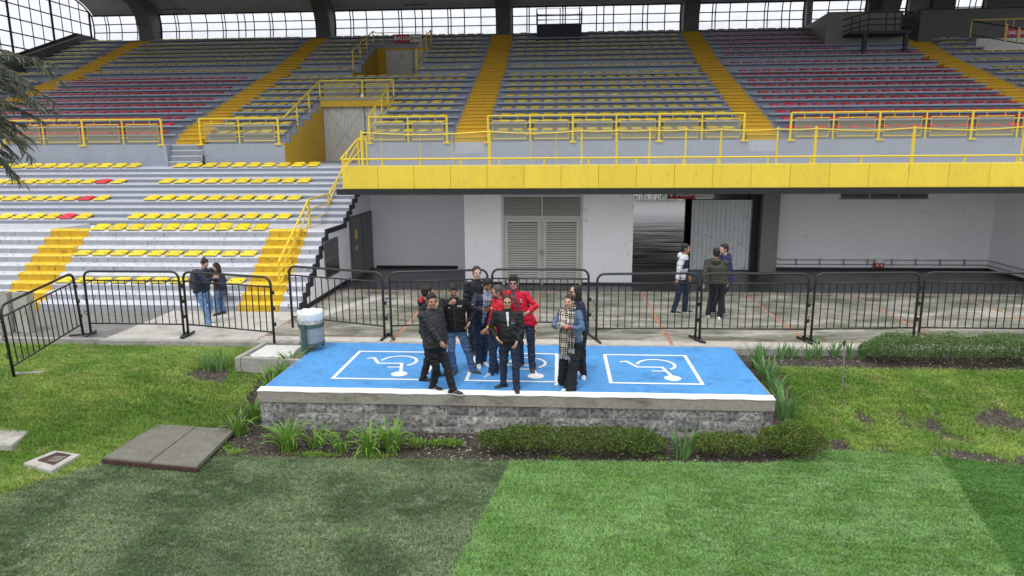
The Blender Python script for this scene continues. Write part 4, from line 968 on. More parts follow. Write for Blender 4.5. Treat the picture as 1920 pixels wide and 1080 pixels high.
M['turf_base'] = mat('turf_base', (.05, .15, .045), .95, .35, 3, .6, 60)
def tuft(name, mt, n, spread, h, w, seed, lean=.6):
    rr = random.Random(seed); b = MB()
    for i in range(n):
        a = rr.uniform(0, 6.283); r = spread*math.sqrt(rr.random()); x, y = r*math.cos(a), r*math.sin(a); hh = h*rr.uniform(.55, 1.15)
        t = rr.uniform(0, 6.283); dx, dy = math.cos(t), math.sin(t); lx, ly = rr.gauss(0, lean)*hh, rr.gauss(0, lean)*hh
        b.add([(x-dx*w, y-dy*w, -.005), (x+dx*w, y+dy*w, -.005), (x+dx*w*.7+lx*.4, y+dy*w*.7+ly*.4, hh*.6), (x-dx*w*.7+lx*.4, y-dy*w*.7+ly*.4, hh*.6), (x+lx, y+ly, hh)], [(0, 1, 2, 3), (3, 2, 4)])
    me = b.mesh(name, mt); return bpy.data.objects.new(name, me)
def scatter(o, inst, density, smin, smax, seed=0, attr='grass'):
    ng = bpy.data.node_groups.new('scatter_'+o.name, 'GeometryNodeTree'); ng.interface.new_socket('Geometry', in_out='INPUT', socket_type='NodeSocketGeometry'); ng.interface.new_socket('Geometry', in_out='OUTPUT', socket_type='NodeSocketGeometry')
    N = ng.nodes; L = ng.links; gi = N.new('NodeGroupInput'); go = N.new('NodeGroupOutput')
    d = N.new('GeometryNodeDistributePointsOnFaces'); d.inputs['Seed'].default_value = seed
    na = N.new('GeometryNodeInputNamedAttribute'); na.data_type = 'FLOAT'; na.inputs['Name'].default_value = attr
    mu = N.new('ShaderNodeMath'); mu.operation = 'MULTIPLY'; L.new(na.outputs[0], mu.inputs[0]); mu.inputs[1].default_value = density
    L.new(mu.outputs[0], d.inputs['Density']); L.new(gi.outputs[0], d.inputs['Mesh'])
    io = N.new('GeometryNodeInstanceOnPoints'); oi = N.new('GeometryNodeObjectInfo'); oi.inputs['Object'].default_value = inst; oi.inputs['As Instance'].default_value = True
    L.new(d.outputs['Points'], io.inputs['Points']); L.new(oi.outputs['Geometry'], io.inputs['Instance'])
    rv = N.new('FunctionNodeRandomValue'); rv.data_type = 'FLOAT_VECTOR'; rv.inputs[0].default_value = (-.12, -.12, 0); rv.inputs[1].default_value = (.12, .12, 6.283); L.new(rv.outputs[0], io.inputs['Rotation'])
    rsv = N.new('FunctionNodeRandomValue'); rsv.data_type = 'FLOAT'; rsv.inputs[2].default_value = smin; rsv.inputs[3].default_value = smax; L.new(rsv.outputs[1], io.inputs['Scale'])
    L.new(io.outputs[0], go.inputs[0])
    md = o.modifiers.new('scatter', 'NODES'); md.node_group = ng
lt = tuft('grass_tuft', 'grass', 14, .04, .044, .003, 1, .8)
lg = grid_obj('grass', -13.5, 13.5, 6.5, 14.05, .085, lambda x, y: lawn_z(x, y), 'lawn_soil', lambda x, y: 0 if y < tb(x)+.02 else dens(x, y)**1.3, deck_skip)
tag(lg, 'short green lawn grass with straw and bare patches around the deck', 'grass', kind='stuff'); scatter(lg, lt, 1100, .5, 1.5, 3)
# artificial turf: strips of different pile side by side
TZ = -.715
def strip_grid(xl, xr, z, y0=2.0, st=.1, ye=None):
    """turf strip between two seams, reaching up to the lawn edge"""
    w = max(abs(xr(y0)-xl(y0)), .5); nu, nv = max(2, int(w/st/1.2)), int(8.5/st); b = MB(); vs = []
    for j in range(nv+1):
        for i in range(nu+1):
            u, v = i/nu, j/nv; y = y0+v*8
            for _ in range(4): x = xl(y)*(1-u)+xr(y)*u; y = y0+v*(tb(x)-y0)
            vs.append((x, y, z))
    b.add(vs, [(j*(nu+1)+i, j*(nu+1)+i+1, (j+1)*(nu+1)+i+1, (j+1)*(nu+1)+i) for j in range(nv) for i in range(nu)]); return b
def seam(pa, pb): return lambda y: pa[0]+(pb[0]-pa[0])*(y-pa[1])/(pb[1]-pa[1])
s0 = lambda y: -13.; s00 = lambda y: -24.; s1 = seam((-.73, 9.93), (-1.19, 7.0)); s2 = seam((1.69, 10.03), (1.25, 7.0)); s3 = seam((6.0, 10.44), (5.2, 7.4)); s4 = lambda y: 13.; s44 = lambda y: 24.
strips = [('turf_base_dark', 'turf_dark', (s0, s1), (s00, s1), 'worn dark grey-green', 1000, (.5, 1.3)), ('turf_base', 'turf_bright', (s1, s2), (s1, s2), 'bright green', 1300, (.55, 1.35)),
          ('turf_base', 'turf_mid', (s2, s3), (s2, s3), 'slightly darker green', 1300, (.55, 1.35)), ('turf_base', 'turf_deep', (s3, s4), (s3, s44), 'deep green', 1300, (.55, 1.35))]
for k, (bm_, gm, (xa, xb), (xa2, xb2), nm, dn, sc) in enumerate(strips):
    tag(strip_grid(xa2, xb2, TZ, 1.0).build('artificial_turf', bm_), kind='structure')
    tf = tuft('turf_tuft', gm, 14, .034, .03 if k else .03, .0026, 20+k, .8)
    go_ = strip_grid(xa, xb, TZ+.004, 5.6).build('turf_pile', bm_)
    a = go_.data.attributes.new('grass', 'FLOAT', 'POINT'); a.data.foreach_set('value', [1.]*len(go_.data.vertices))
    tag(go_, f'{nm} artificial turf pile of the pitch', 'turf', kind='stuff'); scatter(go_, tf, dn, sc[0], sc[1], 30+k)

# pebbles and crumbs in the beds
rr = random.Random(11); b = MB()
def pebble(b, x, y, z, r):
    vs = []
    for (dx, dy, dz) in ((1, 0, 0), (0, 1, 0), (-1, 0, 0), (0, -1, 0), (0, 0, .8), (0, 0, -.5)): k = rr.uniform(.7, 1.3); vs.append((x+dx*r*k, y+dy*r*k, z+dz*r*k))
    b.add(vs, [(0, 1, 4), (1, 2, 4), (2, 3, 4), (3, 0, 4), (1, 0, 5), (2, 1, 5), (3, 2, 5), (0, 3, 5)])
cnt = 0
while cnt < 800:
    reg = rr.random()
    if reg < .7: x, y = rr.uniform(-6, 4.8), rr.uniform(9.95, 10.95)
    elif reg < .85: x, y = rr.uniform(3.6, 9), rr.uniform(13.3, 14)
    else: x, y = rr.uniform(4.5, 8.5), rr.uniform(10.3, 11)
    if dens(x, y) > .3 or y < tb(x): continue
    if reg < .7 and not (-2.4 < x < -.6) and rr.random() < .45: continue
    pebble(b, x, y, lawn_z(x, y)+.004, rr.uniform(.006, .022)*(1.3 if rr.random() < .05 else 1)); cnt += 1
for q in range(45):
    x, y = rr.uniform(-7, 7), rr.uniform(7, 9.8); pebble(b, x, y, TZ+.03, rr.uniform(.005, .012))
M['pebble'] = mat('pebble', (.3, .27, .24), .9, .5, 12, .2, 60, dirt=((.62, .56, .5), .3, 20)); tag(b.build('gravel', 'pebble'), 'small pale stones and crumbs in the planting beds', 'gravel', kind='stuff')
b = MB()
for i in range(6500):
    reg = rr.random()
    if reg < .7: x, y = rr.uniform(-6, 4.8), rr.uniform(9.95, 10.95)
    elif reg < .85: x, y = rr.uniform(3.6, 13), rr.uniform(13.3, 14)
    else: x, y = rr.uniform(-6, -5.2), rr.uniform(11, 13.2)
    if in_bed(x, y): pebble(b, x, y, lawn_z(x, y)+.003, rr.uniform(.006, .02))
tag(b.build('soil_clods', 'soil'), 'dark soil clods in the planting beds', 'soil', kind='stuff')

# ---------------------------------------------------------------- plants
def leaf_mat(name, c0, c1, rough=.45):
    m = bpy.data.materials.new(name); m.use_nodes = True; n = m.node_tree; N = n.nodes; L = n.links; b = N['Principled BSDF']; b.inputs['Roughness'].default_value = rough; b.inputs['Specular IOR Level'].default_value = .35
    g = N.new('ShaderNodeNewGeometry'); t = N.new('ShaderNodeTexNoise'); t.inputs['Scale'].default_value = 7; t.inputs['Detail'].default_value = 3; L.new(g.outputs['Position'], t.inputs['Vector'])
    ad = N.new('ShaderNodeMath'); ad.operation = 'ADD'; L.new(g.outputs['Random Per Island'], ad.inputs[0]); L.new(t.outputs[0], ad.inputs[1]); mr = N.new('ShaderNodeMapRange'); mr.inputs['From Min'].default_value = .4; mr.inputs['From Max'].default_value = 1.4; L.new(ad.outputs[0], mr.inputs[0])
    oi = N.new('ShaderNodeObjectInfo'); ad2 = N.new('ShaderNodeMath'); ad2.operation = 'MULTIPLY_ADD'; L.new(oi.outputs['Random'], ad2.inputs[0]); ad2.inputs[1].default_value = .5; L.new(mr.outputs[0], ad2.inputs[2])
    sb = N.new('ShaderNodeMath'); sb.operation = 'SUBTRACT'; sb.use_clamp = True; L.new(ad2.outputs[0], sb.inputs[0]); sb.inputs[1].default_value = .25
    mx = N.new('ShaderNodeMixRGB'); mx.inputs[1].default_value = (*c0, 1); mx.inputs[2].default_value = (*c1, 1); L.new(sb.outputs[0], mx.inputs[0]); L.new(mx.outputs[0], b.inputs['Base Color'])
    tl = N.new('ShaderNodeBsdfTranslucent'); L.new(mx.outputs[0], tl.inputs[0]); ms = N.new('ShaderNodeMixShader'); ms.inputs[0].default_value = .3
    L.new(b.outputs[0], ms.inputs[1]); L.new(tl.outputs[0], ms.inputs[2]); L.new(ms.outputs[0], N['Material Output'].inputs[0]); return m
M['leaf_bright'] = leaf_mat('leaf_bright', (.05, .15, .018), (.2, .36, .06))
M['leaf_iris'] = leaf_mat('leaf_iris', (.07, .17, .04), (.2, .36, .13))
M['leaf_box'] = leaf_mat('leaf_box', (.04, .085, .015), (.19, .27, .045))
M['leaf_box2'] = leaf_mat('leaf_box2', (.035, .085, .022), (.15, .25, .075))
M['leaf_willow'] = leaf_mat('leaf_willow', (.035, .05, .035), (.15, .18, .13))
M['leaf_weed'] = leaf_mat('leaf_weed', (.1, .22, .02), (.24, .4, .05))
M['bark'] = mat('bark', (.09, .07, .05), .95, .3, 6, .8, 40)
def strap_leaf(L_, droop, w, seed):
    """one long strap leaf growing up from the origin and arching towards +x, with a keel"""
    rr = random.Random(seed); n = 7; vs = []; fs = []; ang = rr.uniform(1.15, 1.45); p = Vector((0, 0, -.01)); bend = droop/n; tw = rr.uniform(-.3, .3)
    for i in range(n+1):
        t = i/n; ww = w*(1-.15*t)*(1-t**4)*.5*(.75+.25*min(1, t*5))+.0006
        nx = Vector((-math.sin(ang), 0, math.cos(ang))); s = Vector((math.sin(tw*t)*.3, 1, 0)).normalized()
        vs += [tuple(p-s*ww+nx*ww*.35), tuple(p), tuple(p+s*ww+nx*ww*.35)]
        if i < n: p = p+Vector((math.cos(ang), 0, math.sin(ang)))*L_/n; ang -= bend*(.5+1.4*t)
    for i in range(n): a = i*3; fs += [(a, a+1, a+4, a+3), (a+1, a+2, a+5, a+4)]
    b = MB(); b.add(vs, fs); return b
LILY = [strap_leaf(random.Random(i).uniform(.3, .46), random.Random(i+50).uniform(.9, 2.6), .026, i).mesh('leaf_blade', 'leaf_bright', True) for i in range(9)]
IRIS = [strap_leaf(random.Random(i).uniform(.26, .42), random.Random(i+50).uniform(.15, .9), .03, i+20).mesh('leaf_blade', 'leaf_iris', True) for i in range(9)]
def strap_plant(x, y, kind, n, sc, label, group, name, seed, spread=.1):
    rr = random.Random(seed); z = lawn_z(x, y); n = int(n*1.15); t = thing(name, label, 'plant', (x, y, z), 0, group)
    for i in range(n):
        a = rr.uniform(0, 6.283); r = spread*math.sqrt(rr.random()); me = rr.choice(kind)
        place(me, 'leaf', t, (r*math.cos(a), r*math.sin(a), 0), (rr.gauss(0, .14), rr.uniform(-.35, .1), a+rr.gauss(0, .5)), (sc*1.22*rr.uniform(.65, 1.15),)*3)
g1 = 'lily clumps at the foot of the block wall'
for k, (x, y, n, sc, lb) in enumerate([(-4.42, 10.16, 46, 1.3, 'largest lily clump at the left end of the block wall'), (-3.98, 10.28, 28, 1.1, 'thin lily clump second from the left along the block wall'), (-3.5, 10.2, 32, 1.05, 'low lily clump in the middle of the row by the block wall'),
                          (-3.03, 10.16, 36, 1.2, 'tall lily clump fourth from the left by the block wall'), (-2.66, 10.2, 42, 1.2, 'lily clump at the right end of its row by the block wall')]):
    strap_plant(x, y, LILY, n, sc, lb, g1, 'lily_plant', 100+k, .12)
strap_plant(1.95, 10.2, IRIS, 30, 1.15, 'pale green iris clump between the two low hedges before the wall', 'iris clumps', 'iris_plant', 110, .12)
for k, (x, y, n, sc, lb, kd) in enumerate([(-5.42, 13.0, 38, 1.15, 'dense arching clump by the left deck edge near the bin', LILY), (-5.5, 12.6, 40, 1.2, 'tall clump halfway down the left deck edge', LILY), (-5.48, 12.15, 38, 1.2, 'leafy clump low on the left deck edge', LILY),
                             (-5.45, 11.3, 34, 1.15, 'dark clump left of the wall corner', LILY), (-5.5, 10.75, 30, 1.1, 'clump at the left foot of the wall corner', LILY), (-7.08, 12.8, 14, 1., 'small clump in a bare patch of the left lawn', IRIS), (-6.83, 12.9, 16, 1., 'small clump beside the concrete manhole pad', IRIS)]):
    strap_plant(x, y, kd, n, sc, lb, 'clumps left of the deck', 'lily_plant', 120+k, .12)
for k, (x, y, n, sc, lb) in enumerate([(3.95, 13.25, 40, 1.2, 'iris clump at the rear of the right deck edge'), (3.98, 12.75, 46, 1.25, 'dense iris clump halfway down the right deck edge'), (3.96, 12.25, 42, 1.2, 'iris clump low on the right deck edge'), (3.98, 11.7, 44, 1.25, 'broad iris clump by the right end of the block wall')]):
    strap_plant(x, y, IRIS, n, sc, lb, 'irises right of the deck', 'iris_plant', 140+k, .13)
bx = [(4.2, 13.9, 'smallest iris of the row below the kerb, beside the deck'), (4.56, 13.82, 'second iris from the deck in the row below the kerb'), (4.78, 13.84, 'third iris from the deck in the row below the kerb'), (5.1, 13.82, 'fourth iris from the deck in the row below the kerb'),
      (5.3, 13.85, 'broad iris in the middle of the row below the kerb'), (5.68, 13.95, 'iris just left of the sprinkler pole'), (5.93, 13.86, 'iris just right of the sprinkler pole'), (6.18, 13.88, 'last iris of the row before the clipped hedge')]
for k, (x, y, lb) in enumerate(bx): strap_plant(x, y, IRIS, 17, .8+.1*(k % 3), lb, 'row of irises below the kerb', 'iris_plant', 150+k, .08)

def hedge(name, cx, cy, lx, ly, h, n, mt, label, cat, seed, group=None, leaf=.029, lumps=1.7, zbase=None, bare=.35):
    """clipped shrub: woody stems inside and thousands of small leaves over a lumpy volume"""
    rr = random.Random(seed); z0 = lawn_z(cx, cy) if zbase is None else zbase; t = thing(name, label, cat, (cx, cy, z0), 0, group)
    b = MB()
    def top(x, y): return h*(1+.13*lumps*mnoise.noise(Vector((x*2.6+seed, y*2.6, 0)))+.05*mnoise.noise(Vector((x*9, y*9, seed))))
    for i in range(n):
        for _ in range(30):
            u, v, w = rr.uniform(-1, 1), rr.uniform(-1, 1), rr.random()**.55
            q = (abs(u)**5+abs(v)**3.2)**(1/3.2) if lx > ly*1.6 else math.sqrt(u*u+v*v)
            prof_ = math.sqrt(max(0, 1-(max(0, w-.35)/.65)**2.6))*(.7+.3*min(1, w/bare))
            e = q/(prof_+.02)
            if e < 1.0 and e > rr.uniform(.2, .95): break
        else: continue
        dx = 1+.12*lumps*mnoise.noise(Vector((cx+u*lx, w*3, seed+7)))
        x, y = cx+u*lx*.5*(dx if lx < ly*1.6 else 1), cy+v*ly*.5*dx; z = z0+.03+w*top(x, y)+(rr.uniform(.01, .07) if w > .93 and rr.random() < .35 else 0)
        if w < bare and rr.random() < .72: continue
        s = leaf*rr.uniform(.55, 1.45); d = Vector((rr.gauss(0, 1), rr.gauss(0, 1), rr.gauss(.5, .8))).normalized(); sd_ = d.cross(Vector((rr.gauss(0, 1), rr.gauss(0, 1), rr.gauss(0, 1)))).normalized()
        p = Vector((x, y, z)); b.add([p, p+d*s*.5+sd_*s*.3, p+d*s, p+d*s*.5-sd_*s*.3], [(0, 1, 2, 3)])
    b.build('foliage', mt, t)
    st = MB()
    for i in range(int(14+40*lx)):
        x, y = cx+rr.uniform(-.42, .42)*lx*(.7 if lx < 1.2 else 1), cy+rr.uniform(-.3, .3)*ly; st.tube([(x, y, lawn_z(x, y)-.03 if zbase is None else z0), (x+rr.gauss(0, .04), y+rr.gauss(0, .04), z0+h*.5), (x+rr.gauss(0, .08), y+rr.gauss(0, .08), z0+h*.85)], [.006, .004, .002], 4, cap=False)
    tag(st.build('stems', 'bark', t), kind='stuff'); return t
hedge('low_hedge', .22, 10.3, 3.05, .55, .4, 19000, 'leaf_box', 'long clipped low hedge before the middle of the block wall', 'hedge', 1, 'clipped hedges before the wall')
hedge('low_hedge', 2.62, 10.3, 1.05, .45, .34, 5500, 'leaf_box', 'short low hedge right of the pale iris before the wall', 'hedge', 2, 'clipped hedges before the wall')
hedge('round_shrub', 3.68, 10.38, 1.05, .75, .52, 9500, 'leaf_box', 'rounded green shrub at the right end of the block wall', 'shrub', 3)
hedge('low_hedge', -1.85, 10.42, .62, .14, .1, 900, 'leaf_weed', 'tiny low box edging between lilies and the long hedge', 'hedge', 4, bare=.05)
hedge('low_hedge', -2.3, 10.35, .26, .2, .14, 500, 'leaf_weed', 'small weedy tuft right of the lily row', 'hedge', 14, bare=.05)
hedge('box_hedge', 7.85, 13.72, 3.5, .72, .54, 24000, 'leaf_box2', 'dense dark clipped hedge along the pavement at the right', 'hedge', 5, leaf=.03)
hedge('box_hedge', 11.9, 13.66, 4.0, .78, .5, 14000, 'leaf_box2', 'clipped hedge continuing out at the right edge', 'hedge', 6, leaf=.034)
hedge('far_hedge', 8, 60, 14, 1.5, 2.4, 5000, 'leaf_weed', 'bright green hedge glimpsed far beyond the passage', 'hedge', 8, leaf=.3, zbase=0)
# weeds creeping over the turf edge
rr = random.Random(21); b = MB()
for (cx, cy, rx, ry, n) in ((-3.9, 9.98, .45, .1, 700), (-2.9, 9.95, .35, .13, 700), (-5.6, 10.15, .25, .2, 700), (-5.9, 10.6, .2, .25, 500), (.0, 10.05, .15, .08, 150), (-6.0, 11.5, .12, .3, 300), (1.6, 10.15, .12, .06, 100), (-5.2, 10.0, .2, .12, 300)):
    for i in range(n):
        x, y = rr.gauss(cx, rx*.5), rr.gauss(cy, ry*.5); z = max(lawn_z(x, y), TZ if y < tb(x) else -9)+rr.uniform(.0, .05); s = rr.uniform(.012, .03); a = rr.uniform(0, 6.28)
        d = Vector((math.cos(a), math.sin(a), rr.uniform(-.1, .7))).normalized(); q = d.cross(Vector((0, 0, 1))).normalized(); p = Vector((x, y, z)); b.add([p, p+d*s*.5+q*s*.35, p+d*s, p+d*s*.5-q*s*.35], [(0, 1, 2, 3)])
tag(b.build('weeds', 'leaf_weed'), 'pale green weeds creeping from the bed over the turf edge', 'weeds', kind='stuff')

# willow-like tree reaching in at the upper left
tr = thing('willow_tree', 'dark narrow-leaved tree branches hanging in at the upper left edge', 'tree', (-10.4, 8.6, -.7))
b = MB(); b.tube([(-10.4, 8.6, -.9), (-10.35, 8.6, 1.5), (-10.2, 8.65, 3.4), (-10.0, 8.7, 5.0), (-9.9, 8.8, 6.3)], [.2, .17, .14, .1, .05], 10); b.build('trunk', 'bark', tr, True)
rr = random.Random(31); lf_ = MB(); brc = MB(); ends = []
def spray(p0, d0, L_, n, leaf_n):
    pts = [Vector(p0)]; d = Vector(d0).normalized()
    for i in range(n): d = (d+Vector((rr.gauss(0, .1), rr.gauss(0, .1), -.13+rr.gauss(0, .06)))).normalized(); pts.append(pts[-1]+d*L_/n)
    brc.tube(pts, [.014*(1-i/(n+1))+.003 for i in range(n+1)], 5, cap=False)
    for i in range(leaf_n):
        t = (.15+.85*rr.random())*(n-.001); k = int(t); p = pts[k].lerp(pts[k+1], t-k); dr = (pts[k+1]-pts[k]).normalized()
        s = rr.uniform(.08, .15); dd = (dr*.7+Vector((rr.gauss(0, .5), rr.gauss(0, .5), rr.gauss(-.45, .35)))).normalized(); q = dd.cross(Vector((rr.gauss(0, 1), rr.gauss(0, 1), rr.gauss(0, .5)))).normalized(); w = s*.075
        bend = Vector((0, 0, -s*.18)); lf_.add([p, p+dd*s*.35+q*w, p+dd*s*.35-q*w, p+dd*s*.75+q*w*.7+bend*.5, p+dd*s*.75-q*w*.7+bend*.5, p+dd*s+bend], [(0, 1, 2), (2, 1, 3, 4), (4, 3, 5)])
for i in range(30):
    zt_ = rr.uniform(4.45, 5.5); y_ = rr.uniform(8.4, 9.4); spray((-7.85-rr.uniform(0, .4), y_, zt_), (1, rr.gauss(0, .3), rr.uniform(-.3, .35)), rr.uniform(.6, 1.15)*(1.0 if zt_ > 4.6 else .85), 7, 80)
for i in range(7): spray((-7.9, rr.uniform(8.5, 9.2), rr.uniform(4.05, 4.3)), (1, rr.gauss(0, .2), -.2), rr.uniform(.35, .75), 6, 40)
for i in range(40): spray((-9.9+rr.uniform(-.6, .9), 8.7+rr.gauss(0, .7), rr.uniform(4.2, 6.4)), (rr.gauss(0, 1), rr.gauss(0, 1), .2), rr.uniform(.8, 1.4), 7, 60)
for i in range(8): z_ = 4.2+.2*i; brc.tube([(-10.1, 8.65, z_-.3), (-9.2, 8.7+.1*(i-4), z_+.1), (-8.3, 8.6+.1*i, z_)], [.05, .03, .012], 6, cap=False)
lf_.build('foliage', 'leaf_willow', tr); brc.build('branches', 'bark', tr)

# ---------------------------------------------------------------- ground furniture
us_ = thing('utility_cover', 'pair of dark weathered concrete slabs lying in the left lawn', 'cover', (-6.3, 10, -.6))
P4 = [(-7.08, 9.5), (-7.0, 10.85), (-5.54, 10.7), (-5.45, 9.27)]
def lerp2(a, c, t): return (a[0]+(c[0]-a[0])*t, a[1]+(c[1]-a[1])*t)
fm, bm2 = lerp2(P4[0], P4[3], .5), lerp2(P4[1], P4[2], .5); fm2, bm3 = lerp2(P4[0], P4[3], .508), lerp2(P4[1], P4[2], .508)
def slab(poly, z, th, mt, name, par, dz=None):
    b = MB(); n = len(poly); cxm = sum(p[0] for p in poly)/n; cym = sum(p[1] for p in poly)/n
    top = [(x*.985+cxm*.015, y*.985+cym*.015, z+(dz(x, y) if dz else 0)) for x, y in poly]; md = [(x, y, z-.015+(dz(x, y) if dz else 0)) for x, y in poly]; lo = [(x, y, z-th) for x, y in poly]
    b.add(top+md+lo, [tuple(range(n-1, -1, -1)) if False else tuple(range(n))]+[(i, (i+1) % n, (i+1) % n+n, i+n) for i in range(n)]+[(i+n, (i+1) % n+n, (i+1) % n+2*n, i+2*n) for i in range(n)])
    return b.build(name, mt, par)
slab([P4[0], P4[1], bm2, fm], -.595, .06, 'slab_old', 'slab', us_); slab([fm2, bm3, P4[2], P4[3]], -.6, .06, 'slab_old', 'slab', us_)
slab([(P4[0][0]-.02, P4[0][1]-.03), (P4[0][0]+.02, P4[0][1]+.1), (P4[3][0]-.02, P4[3][1]+.1), (P4[3][0]+.02, P4[3][1]-.03)], -.625, .06, 'rust', 'rusty_rim', us_)
gb = thing('drain_cover', 'small square concrete box with a rusty grating in the left lawn', 'cover', (-7.9, 9.4, -.65))
slab([(-8.25, 9.3), (-8.1, 9.78), (-7.58, 9.66), (-7.62, 9.08)], -.635, .08, 'slab_pale', 'rim', gb)
q4 = [(-8.1, 9.4), (-8.0, 9.7), (-7.7, 9.62), (-7.72, 9.26)]; slab(q4, -.627, .05, 'rust', 'cover_plate', gb)
b = MB()
for i in range(6):
    for j in range(4): cx, cy = -7.9+.032*i-.01, 9.37+.05*j; b.box(cx, cx+.016, cy, cy+.026, -.626, -.623)
tag(b.build('tread_marks', 'slab_pale', gb), kind='stuff')
t = thing('stone_slab', 'pale flat slab cut by the left edge of the lawn', 'slab', (-9.3, 10, -.6)); slab([(-10.3, 9.75), (-10.1, 10.5), (-8.98, 10.42), (-8.8, 9.75)], -.55, .1, 'slab_pale', 'slab', t)
mp = thing('manhole_pad', 'raised concrete pad with pale hatch beside the litter bin', 'pad', (-5.9, 13.2, -.1))
slab([(-6.5, 12.86), (-6.42, 14.0), (-5.18, 14.0), (-5.12, 12.72)], .0, .45, 'slab_old', 'pad', mp); slab([(-6.3, 13.05), (-6.27, 13.8), (-5.5, 13.8), (-5.42, 13.05), (-5.55, 12.95), (-6.2, 12.95)], .012, .05, 'hatch_white', 'hatch', mp)
slab([(-6.52, 12.84), (-6.44, 14.01), (-6.33, 14.01), (-6.41, 12.84)], .016, .3, 'kerb', 'rim', mp); slab([(-6.39, 12.83), (-6.38, 12.93), (-5.12, 12.83), (-5.13, 12.71)], .016, .3, 'kerb', 'rim', mp)
t = thing('concrete_blocks', 'two upright hollow concrete blocks by the left end of the barriers', 'block', (-12.8, 14.75, 0))
for k, (x, y, a) in enumerate(((-13.0, 14.75, .1), (-12.52, 14.8, -.15))):
    b = MB(); b.box(-.2, .2, -.1, .1, 0, .95); b.cm = 1; b.box(-.13, -.02, -.06, .06, .951, .954); b.box(.03, .13, -.06, .06, .951, .954); o = b.build('hollow_block', ['slab_pale', 'black_paint'], t, local=True); o.location = (x+12.8, y-14.75, -.02); o.rotation_euler = (0, .04*k, a)
t = thing('sprinkler_pole', 'thin metal sprinkler pole standing in the right lawn', 'pole', (5.3, 12.55, -.35)); MB().tube([(5.3, 12.55, -.4), (5.28, 12.55, .2), (5.26, 12.55, .5)], .013, 6).build('pole', 'pipe', t); MB().tube([(5.26, 12.55, .5), (5.26, 12.55, .6)], .02, 6).build('sprinkler_head', 'black_metal', t)
# litter bin
lbn = thing('litter_bin', 'round steel litter bin with white liner in a green frame', 'bin', (-5.15, 13.45, 0))
cx, cy = -5.15, 13.5
MB().lathe([(0, .17), (.235, .17), (.245, .2), (.25, .5), (.252, .78), (.235, .78), (.235, .3), (0, .3)], (cx, cy, 0), 28).build('bucket', 'steel', lbn, True)
b = MB(); n = 28; pr = [(.258, .67), (.266, .69), (.262, .74), (.27, .79), (.262, .845), (.245, .85), (.225, .82), (.2, .6), (0, .5)]
vs = []
for rr_, z in pr:
    for j in range(n): w = 1+.035*math.sin(j*2.3+z*30)+.02*math.sin(j*5.1); vs.append((cx+rr_*w*math.cos(2*math.pi*j/n), cy+rr_*w*math.sin(2*math.pi*j/n), z+.012*math.sin(j*1.9)))
b.add(vs, [(i*n+j, i*n+(j+1) % n, (i+1)*n+(j+1) % n, (i+1)*n+j) for i in range(len(pr)-1) for j in range(n)]); b.build('liner', 'bag_plastic', lbn, True)
b = MB(); b.lathe([(.256, .52), (.268, .52), (.268, .6), (.256, .6)], (cx, cy, 0), 28); b.lathe([(.25, .155), (.266, .155), (.266, .19), (.25, .19)], (cx, cy, 0), 28); b.build('hoop', 'green_metal', lbn)
b = MB(); b.box(cx-.1, cx-.01, cy-.33, cy-.27, -.02, .62); b.build('post', 'green_metal', lbn); MB().box(cx+.1, cx+.16, cy+.26, cy+.31, 0, .6).build('post', 'green_metal', lbn)

# ---------------------------------------------------------------- crowd barriers
BL, BH = 2.28, 1.48
def barrier_meshes():
    r = .16; pts = [(.0, 0, .0), (.0, 0, BH-r)]+[(r-r*math.cos(a), 0, BH-r+r*math.sin(a)) for a in [rad(q) for q in (22, 45, 68)]]+[(r, 0, BH), (BL-r, 0, BH)]+[(BL-r+r*math.sin(a), 0, BH-r+r*math.cos(a)) for a in [rad(q) for q in (22, 45, 68)]]+[(BL, 0, BH-r), (BL, 0, 0)]
    fr = MB().tube(pts, .027, 8).mesh('frame', 'black_metal', True)
    ra = MB().tube([(.02, 0, BH-.21), (BL-.02, 0, BH-.21)], .018, 6).mesh('rail', 'black_metal', True)
    up = MB().tube([(0, 0, .29), (0, 0, BH-.21)], .012, 5, cap=False).mesh('upright_bar', 'black_metal', True)
    ft = MB().tube([(0, -.27, .03), (0, .27, .03)], .026, 6).mesh('foot', 'black_metal', True)
    hk = MB().tube([(0, 0, 0), (-.03, 0, .02), (-.055, 0, .05), (-.07, 0, .08), (-.06, 0, .11), (-.035, 0, .12), (-.03, 0, .09)], .008, 5).mesh('hook', 'black_metal', True)
    lg = MB().box(.02, .075, -.012, .012, -.04, .04).mesh('lug', 'black_metal'); return fr, ra, up, ft, hk, lg
BM = barrier_meshes()
def barrier(p0, p1, label, feet=(1, 1), roll=0.):
    p0, p1 = Vector(p0), Vector(p1); d = p1-p0; t = thing('crowd_barrier', label, 'barrier', p0, 0, 'black steel crowd barriers in a line'); sc = math.hypot(d.x, d.y)/BL
    shear = d.z/max(.01, math.hypot(d.x, d.y))
    t.rotation_euler = (roll, -math.atan(shear), math.atan2(d.y, d.x)); t.scale = (d.length/BL, 1, 1)
    place(BM[0], 'frame', t); place(BM[1], 'rail', t); place(BM[1], 'rail', t, (0, 0, -1.0))
    for i in range(13): place(BM[2], 'upright_bar', t, (BL*(i+1)/14, 0, 0))
    if feet[0]: place(BM[3], 'foot', t, (0, 0, 0), (0, 0, .25))
    if feet[1]: place(BM[3], 'foot', t, (BL, 0, 0), (0, 0, .25))
    for z in (.45, .8, 1.15): place(BM[4], 'hook', t, (-.02, 0, z)); place(BM[5], 'lug', t, (BL, 0, z))
    return t
